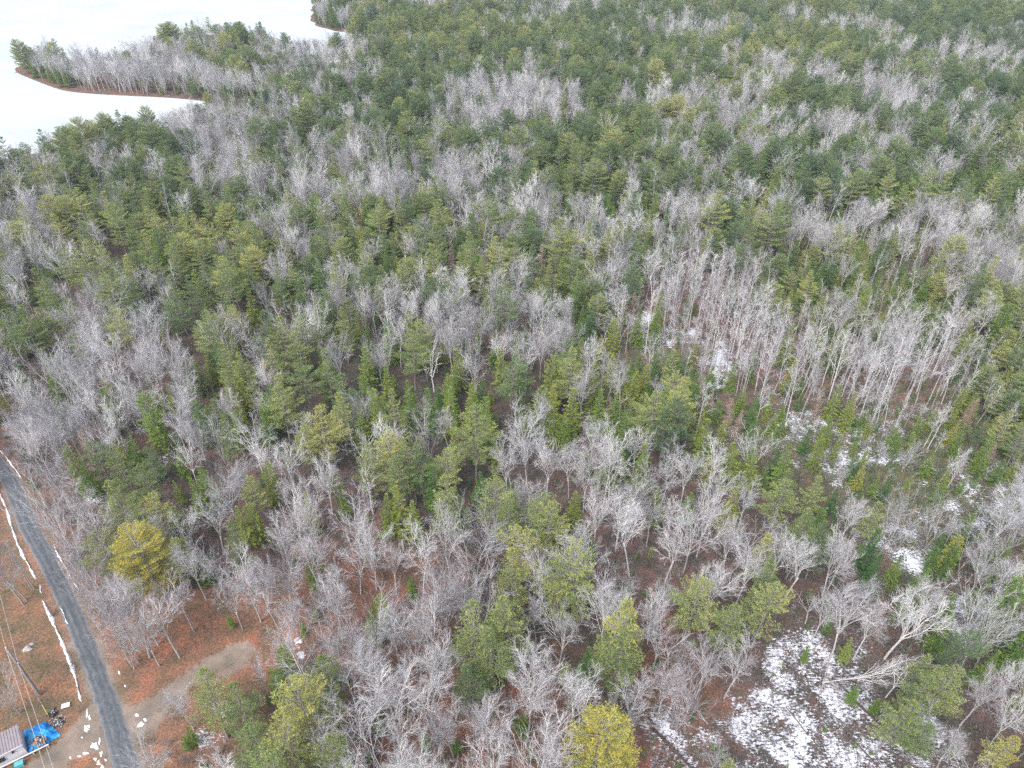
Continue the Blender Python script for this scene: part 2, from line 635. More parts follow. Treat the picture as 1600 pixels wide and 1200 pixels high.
def zone_at(px, py, R=None):
    if R is not None:
        px += R.uniform(-30, 30)
        py += R.uniform(-30, 30)
    c = min(max(int(px // 100), 0), 15)
    r = min(max(int(py // 100), 0), 11)
    return GRID[r][c]

LAKE_PX = [(-900, 330), (-300, 318), (0, 258), (60, 238), (130, 222), (180, 211), (230, 204), (290, 192), (344, 174), (330, 160), (300, 156), (250, 152), (200, 150), (160, 148),
           (120, 145), (95, 141), (70, 132), (45, 122), (26, 114), (22, 106), (40, 101), (80, 104), (120, 112), (170, 114), (215, 103), (250, 86), (290, 72),
           (350, 72), (420, 78), (460, 92), (510, 92), (560, 84), (612, 70), (585, 60), (545, 51), (505, 44), (489, 39), (486, 25), (489, 8), (494, -15),
           (520, -40), (610, -60), (800, -80), (1000, -120)]
lake_pts = [at(*p) for p in LAKE_PX]
lake_xy = np.array([(p.x, p.y) for p in lake_pts] + [(1500, 3400), (-4500, 3400), (-4500, 300)])

def chaikin(a, n=2, closed=True):
    for _ in range(n):
        b = np.roll(a, -1, 0)
        a = np.stack([a * .75 + b * .25, a * .25 + b * .75], 1).reshape(-1, 2)
    return a
lake_s = chaikin(lake_xy)

def inside(poly, X, Y):
    X, Y = np.asarray(X, float), np.asarray(Y, float)
    r = np.zeros(X.shape, bool)
    n = len(poly)
    for i in range(n):
        x0, y0 = poly[i]
        x1, y1 = poly[(i + 1) % n]
        c = ((y0 > Y) != (y1 > Y))
        if y1 != y0:
            r ^= c & (X < (x1 - x0) * (Y - y0) / (y1 - y0) + x0)
    return r

def dist_poly(poly, X, Y, closed=True):
    X, Y = np.asarray(X, float), np.asarray(Y, float)
    d = np.full(X.shape, 1e9)
    n = len(poly)
    for i in range(n if closed else n - 1):
        x0, y0 = poly[i]
        x1, y1 = poly[(i + 1) % n]
        dx, dy = x1 - x0, y1 - y0
        t = np.clip(((X - x0) * dx + (Y - y0) * dy) / (dx * dx + dy * dy + 1e-9), 0, 1)
        d = np.minimum(d, np.hypot(X - x0 - t * dx, Y - y0 - t * dy))
    return d

def pxpoly(pts):
    return np.array([tuple(at(*p))[:2] for p in pts])

ROAD_L = [(-60, 680), (0, 748), (28, 825), (62, 885), (92, 950), (112, 1000), (133, 1050), (149, 1100), (163, 1150), (176, 1200), (205, 1330)]
ROAD_R = [(-40, 665), (32, 750), (64, 825), (97, 885), (128, 950), (149, 1000), (167, 1050), (188, 1100), (205, 1150), (221, 1200), (250, 1330)]
TRACK = [(165, 1098), (200, 1108), (228, 1094), (262, 1070), (295, 1047), (322, 1028), (345, 1016), (372, 1006), (398, 1012), (392, 1030), (372, 1048), (330, 1070), (292, 1092), (258, 1122), (238, 1150), (190, 1176)]
DRIVE = [(152, 1098), (136, 1102), (128, 1118), (112, 1140), (92, 1156), (70, 1172), (40, 1200), (20, 1240), (60, 1260), (95, 1215), (110, 1188), (135, 1172), (160, 1182), (172, 1215), (182, 1200), (166, 1150)]
CLEAR = [(1165, 1060), (1185, 1010), (1240, 985), (1290, 990), (1330, 1030), (1380, 1080), (1420, 1130), (1445, 1170), (1500, 1240), (1150, 1260), (1160, 1130)]
LITTER = [(245, 905), (300, 925), (360, 950), (470, 900), (490, 960), (470, 1040), (420, 1060), (340, 1110), (280, 1150), (215, 1110), (180, 1040), (175, 960), (215, 940)]
LAWN = [(-60, 770), (10, 800), (55, 915), (95, 1000), (130, 1100), (95, 1150), (30, 1250), (-250, 1250), (-250, 900)]
road_poly = pxpoly(ROAD_L + ROAD_R[::-1])
track_poly, drive_poly, clear_poly, litter_poly, lawn_poly = map(pxpoly, (TRACK, DRIVE, CLEAR, LITTER, LAWN))

# snow patches on the ground: photo x, y, radius x, radius y, amount
SNOW = [(1440, 1150, 45, 45, 0.62), (1470, 1190, 40, 40, 0.60), (1300, 1060, 60, 40, 0.62), (1255, 1040, 70, 60, 0.66), (1215, 1130, 90, 70, 0.66), (1320, 1110, 70, 60, 0.66), (1370, 1180, 70, 50, 0.66), (1290, 1180, 100, 50, 0.66), (1430, 1190, 40, 40, 0.66), (1190, 1190, 40, 30, 0.52),
        (1240, 1000, 40, 25, 0.52), (1300, 985, 30, 20, 0.52), (1330, 1010, 40, 30, 0.52), (1395, 1120, 30, 30, 0.62), (1430, 1150, 30, 30, 0.62),
        (1520, 965, 46.575, 49, 0.72), (1590, 915, 40.365, 22.4, 0.86), (1435, 875, 46.575, 25.2, 0.71), (1395, 850, 62.1, 30.8, 0.61), (1545, 770, 93.15, 56, 0.61), (1500, 790, 62.1, 42, 0.51), (1560, 810, 62.1, 19.6, 0.64),
        (1340, 712, 93.15, 16.8, 0.67), (1325, 735, 31.05, 28, 0.61), (1240, 665, 62.1, 30.8, 0.61), (1350, 680, 77.625, 16.8, 0.61), (1370, 650, 62.1, 22.4, 0.55), (1350, 620, 46.575, 19.6, 0.51), (1215, 640, 24.84, 42, 0.55),
        (1130, 575, 21.735, 42, 0.71), (1140, 560, 46.575, 16.8, 0.64), (1045, 525, 69.8625, 19.6, 0.64), (1010, 515, 18.63, 30.8, 0.67), (1110, 555, 31.05, 14, 0.51), (1390, 520, 52.785, 19.6, 0.64), (1395, 560, 62.1, 19.6, 0.64), (1470, 570, 62.1, 19.6, 0.55),
        (1250, 695, 62.1, 16.8, 0.51), (1300, 610, 93.15, 28, 0.45), (1500, 420, 62.1, 11.2, 0.51), (1570, 415, 31.05, 8.4, 0.61), (1420, 540, 62.1, 14, 0.51), (1290, 870, 62.1, 28, 0.45), (1325, 840, 46.575, 16.8, 0.51),
        (1040, 1150, 40.365, 70, 0.64), (1020, 1120, 31.05, 28, 0.51), (1060, 1180, 46.575, 42, 0.58), (1170, 1080, 40, 40, 0.52), (1590, 1090, 30, 60, 0.42), (1500, 1120, 40, 60, 0.42), (1480, 1080, 40, 40, 0.42),
        (465, 1002, 9, 7, 0.79), (470, 1022, 9, 8, 0.77), (350, 1108, 20, 14, 0.69), (318, 1155, 16, 20, 0.73), (365, 1125, 20, 16, 0.57), (345, 1150, 20, 16, 0.52),
        (235, 667, 14, 8, 0.67), (215, 672, 24, 6, 0.57), (255, 720, 10, 10, 0.69), (150, 775, 30, 8, 0.67), (165, 785, 16, 10, 0.67), (240, 760, 6, 20, 0.57), (330, 650, 16, 8, 0.57),
        (690, 350, 16, 6, 0.67), (435, 378, 10, 6, 0.67), (1085, 190, 30, 3, 0.79), (1130, 200, 26, 3, 0.79), (1230, 215, 40, 3, 0.79), (1190, 205, 40, 3, 0.67), (460, 107, 30, 3, 0.77), (530, 520, 14, 8, 0.57),
        (100, 215, 24, 6, 0.77), (110, 205, 30, 6, 0.67), (500, 470, 10, 6, 0.47), (440, 480, 8, 6, 0.67), (1020, 470, 31.05, 11.2, 0.42), (880, 640, 6, 5, 0.67)]

# ------------------------------------------------------------------ ground sheet
def axis(lo, hi, fine_lo, fine_hi, step, grow):
    a = list(np.arange(fine_lo, fine_hi + 1e-6, step))
    s, x = step, fine_hi
    while x < hi:
        s *= grow
        x += s
        a.append(x)
    s, x = step, fine_lo
    while x > lo:
        s *= grow
        x -= s
        a.insert(0, x)
    return np.array(a)

gx = axis(-4200, 4200, -115, 125, 0.6, 1.035)
gy = axis(-600, 3800, 30, 170, 0.6, 1.028)
GX, GY = np.meshgrid(gx, gy)
fx, fy = GX.ravel(), GY.ravel()
PX, PY, PD = proj(fx, fy, 5.0)
PX0, PY0, _ = proj(fx, fy, 0.0)

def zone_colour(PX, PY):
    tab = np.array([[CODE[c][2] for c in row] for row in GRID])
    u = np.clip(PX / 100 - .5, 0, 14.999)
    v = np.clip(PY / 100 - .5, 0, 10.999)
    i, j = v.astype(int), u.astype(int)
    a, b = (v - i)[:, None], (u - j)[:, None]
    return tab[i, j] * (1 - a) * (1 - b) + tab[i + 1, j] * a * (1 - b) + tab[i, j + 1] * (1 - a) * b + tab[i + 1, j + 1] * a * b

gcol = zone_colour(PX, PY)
def blend(col, mask, c):
    return col * (1 - mask[:, None]) + np.array(c) * mask[:, None]
def soft(poly, w):
    d = dist_poly(poly, fx, fy)
    ins = inside(poly, fx, fy)
    return np.clip(0.5 + np.where(ins, d, -d) / w, 0, 1)
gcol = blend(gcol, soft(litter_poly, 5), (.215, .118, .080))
gcol = blend(gcol, soft(lawn_poly, 4), (.185, .120, .078))
gcol = blend(gcol, soft(clear_poly, 4), (.085, .068, .062))
dr = dist_poly(road_poly, fx, fy)
gcol = blend(gcol, np.clip(1 - dr / 2.0, 0, 1) * .8, (.25, .165, .125))
tg = np.maximum(soft(track_poly, 2.4), soft(drive_poly, 2.0))
mid = soft(pxpoly([(262, 1090), (300, 1070), (335, 1047), (352, 1036), (362, 1042), (335, 1062), (300, 1086), (266, 1106)]), 1.2)
tg = tg * (1 - .45 * mid)
tg = np.maximum(tg, np.clip(1.0 - dr / 1.6, 0, 1) * .52 * (PY0 > 1000) + np.clip(1.0 - dr / .7, 0, 1) * .5)
dl = dist_poly(lake_s, fx, fy)
gcol = blend(gcol, np.clip(1.3 - dl / 3.2, 0, 1), (.19, .11, .09))
gsnow = np.zeros(len(fx))
_sz = {'o': .46, 's': .38, 'V': .38, 'x': .5, 'b': .3, 'm': .26}
_ci, _ri = np.clip(PX // 100, 0, 15).astype(int), np.clip(PY // 100, 0, 11).astype(int)
_tab = np.array([[_sz.get(c, 0.) for c in row] for row in GRID])
gsnow = np.where((PX0 > 880) & (PY0 > 400) & (PX0 < 1700), _tab[_ri, _ci], 0.)
for (sx, sy, rx, ry, am) in SNOW:
    e = ((PX0 - sx) / rx) ** 2 + ((PY0 - sy) / ry) ** 2
    gsnow = np.maximum(gsnow, am * np.clip(1.25 - e * .5, 0, 1))
nx, ny = len(gx), len(gy)
idx = np.arange(nx * ny).reshape(ny, nx)
quads = np.stack([idx[:-1, :-1], idx[:-1, 1:], idx[1:, 1:], idx[1:, :-1]], -1).reshape(-1, 4)
fz = np.zeros(len(fx))
rb = random.Random(3)
for _ in range(26):                                  # small hummocks, none under the road, track and lake
    k1, k2, ph = rb.uniform(-.5, .5), rb.uniform(-.5, .5), rb.uniform(0, 6.28)
    fz += np.sin(fx * k1 + fy * k2 + ph) * 0.045
flatm = np.clip(np.minimum(np.minimum(dr, dist_poly(drive_poly, fx, fy)), np.minimum(dist_poly(track_poly, fx, fy), dl)) / 3 - .6, 0, 1)
flatm[inside(road_poly, fx, fy) | inside(lake_s, fx, fy) | inside(track_poly, fx, fy) | inside(drive_poly, fx, fy) | (PD > 500)] = 0
flatm[inside(pxpoly([(-30, 1120), (110, 1090), (110, 1180), (40, 1240), (-60, 1260)]), fx, fy)] *= .2
fz *= flatm
gm = bpy.data.meshes.new('ground')
gm.vertices.add(nx * ny)
gm.vertices.foreach_set('co', np.stack([fx, fy, fz], 1).ravel())
gm.loops.add(quads.size)
gm.loops.foreach_set('vertex_index', quads.ravel())
gm.polygons.add(len(quads))
gm.polygons.foreach_set('loop_start', np.arange(0, quads.size, 4))
gm.polygons.foreach_set('loop_total', np.full(len(quads), 4))
gm.polygons.foreach_set('use_smooth', np.ones(len(quads), bool))
gm.update(calc_edges=True)
ca = gm.color_attributes.new('gcol', 'FLOAT_COLOR', 'POINT')
ca.data.foreach_set('color', np.concatenate([gcol, np.ones((len(fx), 1))], 1).ravel())
sa = gm.attributes.new('snow', 'FLOAT', 'POINT')
sa.data.foreach_set('value', gsnow.astype(np.float32))
ta = gm.attributes.new('gravel', 'FLOAT', 'POINT')
ta.data.foreach_set('value', tg.astype(np.float32))

mg, nt, b = new_mat('forest_floor', 0.95)
geo = node(nt, 'ShaderNodeNewGeometry')
pos = geo.outputs['Position']
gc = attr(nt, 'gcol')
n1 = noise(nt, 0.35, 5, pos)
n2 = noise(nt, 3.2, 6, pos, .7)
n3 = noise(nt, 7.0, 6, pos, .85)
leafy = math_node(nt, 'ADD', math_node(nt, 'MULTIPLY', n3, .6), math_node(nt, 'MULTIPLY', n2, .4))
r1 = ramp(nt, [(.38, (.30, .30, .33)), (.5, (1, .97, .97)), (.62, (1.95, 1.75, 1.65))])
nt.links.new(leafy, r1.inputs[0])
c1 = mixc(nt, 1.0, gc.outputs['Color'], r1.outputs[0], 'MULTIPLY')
r2 = ramp(nt, [(.36, (.62, .78, .72)), (.5, (.9, .95, .95)), (.64, (1.25, 1.05, 1.0))])
nt.links.new(n1, r2.inputs[0])
c1 = mixc(nt, 1.0, c1, r2.outputs[0], 'MULTIPLY')
# moss and low green plants in places
n4 = noise(nt, 0.8, 6, pos, .65)
gr = ramp(nt, [(.56, (0, 0, 0)), (.66, (1, 1, 1))])
nt.links.new(n4, gr.inputs[0])
c1 = mixc(nt, math_node(nt, 'MULTIPLY', gr.outputs[0], .38), c1, (.10, .115, .06))
# gravel
ga = attr(nt, 'gravel')
gf = math_node(nt, 'ADD', ga.outputs['Fac'], math_node(nt, 'MULTIPLY', math_node(nt, 'SUBTRACT', math_node(nt, 'ADD', math_node(nt, 'MULTIPLY', n2, .5), math_node(nt, 'MULTIPLY', n1, .5)), .5), 2.6), True)
rg = ramp(nt, [(.36, (.12, .11, .10)), (.5, (.215, .18, .15)), (.64, (.32, .265, .22))])
nt.links.new(math_node(nt, 'ADD', math_node(nt, 'MULTIPLY', n3, .45), math_node(nt, 'MULTIPLY', n1, .55)), rg.inputs[0])
gfr = ramp(nt, [(.42, (0, 0, 0)), (.62, (.9, .9, .9))])
nt.links.new(gf, gfr.inputs[0])
c1 = mixc(nt, gfr.outputs[0], c1, rg.outputs[0])
# snow
sn = attr(nt, 'snow')
n5 = noise(nt, 3.0, 8, pos, .78)
n6 = noise(nt, .28, 3, pos, .6)
mpp = node(nt, 'ShaderNodeMapping')
mpp.inputs['Rotation'].default_value = (0, 0, .9)
mpp.inputs['Scale'].default_value = (1, 3.2, 1)
nt.links.new(pos, mpp.inputs['Vector'])
n7 = noise(nt, 1.5, 7, mpp.outputs[0], .78)
brk = math_node(nt, 'ADD', math_node(nt, 'MULTIPLY', math_node(nt, 'ADD', n5, n7), .5), math_node(nt, 'MULTIPLY', math_node(nt, 'SUBTRACT', n6, .5), .35))
sfac = math_node(nt, 'ADD', sn.outputs['Fac'], math_node(nt, 'MULTIPLY', math_node(nt, 'SUBTRACT', brk, .5), 2.4))
sr = ramp(nt, [(.61, (0, 0, 0)), (.70, (1, 1, 1))])
nt.links.new(sfac, sr.inputs[0])
present = math_node(nt, 'GREATER_THAN', sn.outputs['Fac'], .06)
sm = math_node(nt, 'MULTIPLY', sr.outputs[0], present)
c2 = mixc(nt, sm, c1, (.68, .70, .77))
nt.links.new(c2, b.inputs['Base Color'])
bn = node(nt, 'ShaderNodeBump')
bn.inputs['Strength'].default_value = .6
bn.inputs['Distance'].default_value = .12
nt.links.new(math_node(nt, 'ADD', leafy, math_node(nt, 'MULTIPLY', sm, .6)), bn.inputs['Height'])
nt.links.new(bn.outputs[0], b.inputs['Normal'])
gm.materials.append(mg)
ground = obj('ground', gm, kind='structure')

def sheet(name, poly, z, mat, **props):
    me = bpy.data.meshes.new(name)
    from mathutils.geometry import tessellate_polygon
    vs = [Vector((p[0], p[1], z)) for p in poly]
    tris = tessellate_polygon([vs])
    me.from_pydata([tuple(v) for v in vs], [], [tuple(t) for t in tris])
    me.materials.append(mat)
    me.update()
    for p in me.polygons:
        if p.normal.z < 0:
            p.flip()
    return obj(name, me, **props)

# snow-covered lake ice
ml, nt, b = new_mat('lake_snow', 0.7)
geo = node(nt, 'ShaderNodeNewGeometry')
f = noise(nt, 0.02, 6, geo.outputs['Position'], .6)
r = ramp(nt, [(.32, (.44, .50, .53)), (.5, (.51, .555, .58)), (.7, (.55, .585, .60))])
nt.links.new(f, r.inputs[0])
nt.links.new(r.outputs[0], b.inputs['Base Color'])
rag = []
for q in range(len(lake_s)):
    p0, p1 = lake_s[q], lake_s[(q + 1) % len(lake_s)]
    L_ = float(np.hypot(*(p1 - p0)))
    nn = max(1, int(L_ / 2.5)) if L_ < 200 else 1
    nrm = np.array([-(p1 - p0)[1], (p1 - p0)[0]]) / (L_ + 1e-6)
    for w in range(nn):
        p = p0 + (p1 - p0) * w / nn
        f_ = 1.1 * math.sin(p[0] * .21 + 1.7 * math.sin(p[1] * .13)) + .7 * math.sin(p[0] * .63 + p[1] * .47) + random.Random(q * 97 + w).uniform(-.5, .5)
        rag.append(p + nrm * f_ * (1 if nn > 1 else 0))
sheet('lake', np.array(rag), 0.06, ml, kind='structure')

# asphalt road
mr, nt, b = new_mat('asphalt', 0.8)
geo = node(nt, 'ShaderNodeNewGeometry')
al = attr(nt, 'along')
ac_ = attr(nt, 'across')
cx_ = node(nt, 'ShaderNodeCombineXYZ')
nt.links.new(math_node(nt, 'MULTIPLY', ac_.outputs['Fac'], 7.0), cx_.inputs[0])
nt.links.new(math_node(nt, 'MULTIPLY', al.outputs['Fac'], .45), cx_.inputs[1])
fs_ = noise(nt, 1.0, 6, cx_.outputs[0], .7)
f1 = math_node(nt, 'ADD', math_node(nt, 'MULTIPLY', noise(nt, 1.6, 8, geo.outputs['Position'], .75), .45), math_node(nt, 'MULTIPLY', fs_, .55))
f2 = noise(nt, 14, 3, geo.outputs['Position'])
ra = attr(nt, 'across')
r = ramp(nt, [(.36, (.050, .060, .074)), (.5, (.085, .098, .115)), (.66, (.19, .195, .20))])
nt.links.new(math_node(nt, 'ADD', math_node(nt, 'MULTIPLY', f1, .7), math_node(nt, 'MULTIPLY', f2, .3)), r.inputs[0])
er = ramp(nt, [(0, (.9, .9, .9)), (.08, (.4, .4, .4)), (.2, (.0, .0, .0)), (.33, (.3, .3, .3)), (.45, (.0, .0, .0)), (.6, (.0, 0, 0)), (.72, (.3, .3, .3)), (.84, (.05, .05, .05)), (.94, (.5, .5, .5)), (1, (.9, .9, .9))])
nt.links.new(ra.outputs['Fac'], er.inputs[0])
cc = mixc(nt, math_node(nt, 'MULTIPLY', er.outputs[0], math_node(nt, 'MULTIPLY', f1, 1.1), True), r.outputs[0], (.33, .31, .30))
nt.links.new(cc, b.inputs['Base Color'])
def road_mesh():
    A = np.array([tuple(at(*p))[:2] for p in ROAD_L])
    B = np.array([tuple(at(*p))[:2] for p in ROAD_R])
    t = np.linspace(0, len(A) - 1, 160)
    def interp(P):
        out = []
        for c in range(2):
            out.append(np.interp(t, range(len(P)), P[:, c]))
        q = np.stack(out, 1)
        for _ in range(6):
            q[1:-1] = (q[:-2] + 2 * q[1:-1] + q[2:]) / 4
        return q
    A, B = interp(A), interp(B)
    R = random.Random(9)
    vs, fs, ac, an = [], [], [], []
    NC = 12
    for i in range(len(A)):
        e0 = .03 * math.sin(i * .9) * math.sin(i * .23 + 1) + R.uniform(-.02, .02)
        e1 = .03 * math.sin(i * .7 + 2) * math.sin(i * .31) + R.uniform(-.02, .02)
        for k in range(NC + 1):
            u = k / NC
            uu = u * (1 + e1 - e0) + e0
            an.append(float(t[i]) * 7.5)
            p = A[i] * (1 - uu) + B[i] * uu
            vs.append((p[0], p[1], 0.012 + 0.10 * math.sin(math.pi * u)))
            ac.append(u)
    for i in range(len(A) - 1):
        for k in range(NC):
            a = i * (NC + 1) + k
            fs.append((a, a + 1, a + NC + 2, a + NC + 1))
    me = bpy.data.meshes.new('road')
    me.from_pydata(vs, [], fs)
    me.attributes.new('across', 'FLOAT', 'POINT').data.foreach_set('value', np.array(ac, dtype=np.float32))
    me.attributes.new('along', 'FLOAT', 'POINT').data.foreach_set('value', np.array(an, dtype=np.float32))
    me.materials.append(mr)
    me.update()
    if me.polygons[0].normal.z < 0:
        me.flip_normals()
    return me
obj('road', road_mesh(), kind='structure')

M_SNOW = simple_mat('old_snow', (.84, .85, .89), .8, .04, 2.0, .3)

def snow_ridge(pts, wid, seed, hh=.22):
    """ploughed bank of snow along a road edge"""
    R = random.Random(seed)
    P = [at(*p) for p in pts]
    q = []
    for a, b2 in zip(P[:-1], P[1:]):
        n = max(2, int((b2 - a).length / .35))
        q += [a.lerp(b2, i / n) for i in range(n)]
    q.append(P[-1])
    vs, fs = [], []
    for i, p in enumerate(q):
        d = (q[min(i + 1, len(q) - 1)] - q[max(i - 1, 0)]).normalized()
        s = Vector((-d.y, d.x, 0))
        e = min(1, i / 3, (len(q) - 1 - i) / 3) + .05
        w = wid * e * (0.62 + .45 * math.sin(i * .37 + seed) * math.sin(i * .11) + R.uniform(-.22, .22))
        off = R.uniform(-.06, .06)
        for k, (a, z) in enumerate(((-1, -.02), (-.5, .7), (.1, 1), (.6, .6), (1, -.02))):
            vs.append(p + s * (a * w / 2 + off) + UP * (z * hh * e * R.uniform(.7, 1.1)))
    for i in range(len(q) - 1):
        for k in range(4):
            a = i * 5 + k
            fs.append((a, a + 1, a + 6, a + 5))
    return vs, fs
def snow_obj(parts, name, **props):
    vs, fs = [], []
    for v, f in parts:
        b0 = len(vs)
        vs += v
        fs += [tuple(i + b0 for i in q) for q in f]
    me = bpy.data.meshes.new(name)
    me.from_pydata([tuple(v) for v in vs], [], fs)
    me.materials.append(M_SNOW)
    me.polygons.foreach_set('use_smooth', np.ones(len(fs), bool))
    me.update()
    return obj(name, me, **props)
def snow_blob(cx, cy, rx, ry, seed, hh=.08):
    R = random.Random(seed)
    c = at(cx, cy)
    ax, ay = (at(cx + rx, cy) - c), (at(cx, cy + ry) - c)
    n, vs, fs = 22, [], []
    prof = [R.uniform(.15, 1.5) for _ in range(n)]
    prof = [(prof[i - 1] + prof[i] * 1.4 + prof[(i + 1) % n]) / 3.4 for i in range(n)]
    vs.append(c + UP * hh)
    for ring, (k, z) in enumerate(((.55, .8), (.9, .45), (1, -.25))):
        for i in range(n):
            w = 2 * math.pi * i / n
            vs.append(c + (ax * math.cos(w) + ay * math.sin(w)) * prof[i] * k + UP * hh * z)
    for i in range(n):
        j = (i + 1) % n
        fs.append((0, 1 + i, 1 + j))
        for rr in range(2):
            fs.append((1 + rr * n + i, 1 + (rr + 1) * n + i, 1 + (rr + 1) * n + j, 1 + rr * n + j))
    return vs, fs
snow_obj([snow_ridge([(-40, 690), (0, 772), (10, 795), (18, 822), (26, 846), (36, 868), (46, 886), (56, 905)], .46, 1),
          snow_ridge([(62, 912), (65, 930)], .5, 2),
          snow_ridge([(66, 938), (75, 955), (83, 972), (93, 995), (103, 1018), (112, 1040), (118, 1060), (123, 1078), (127, 1097)], .52, 4),
          snow_ridge([(83, 850), (92, 868), (106, 892), (112, 905)], .28, 5), snow_ridge([(113, 908), (119, 916), (123, 921)], .30, 6),
          snow_ridge([(-5, 700), (8, 712), (25, 735), (34, 748)], .28, 8), snow_ridge([(92, 946), (98, 954), (104, 970), (108, 978)], .24, 9),
          snow_ridge([(127, 928), (130, 932)], .3, 10)], 'snow_bank', kind='structure')
snow_obj([snow_blob(*a, i) for i, a in enumerate([(136, 1116, 1.6, 8), (140, 1121, 2.4, 5), (135, 1139, 5, 5), (139, 1135, 3, 3), (156, 1158, 3, 5), (147, 1164, 6, 6),
          (134, 1177, 5, 3), (124, 1182, 5, 2), (152, 1168, 3, 4), (158, 1178, 3, 6), (149, 1186, 3, 3), (154, 1192, 4, 4), (160, 1200, 4, 7),
          (110, 1184, 2, 3), (214, 1117, 4, 3), (220, 1132, 6, 4), (227, 1125, 4, 3), (186, 1051, 2, 3), (196, 1072, 2, 2), (128, 1152, 2, 2), (165, 1187, 2, 2)])],
         'snow_patch', kind='structure')


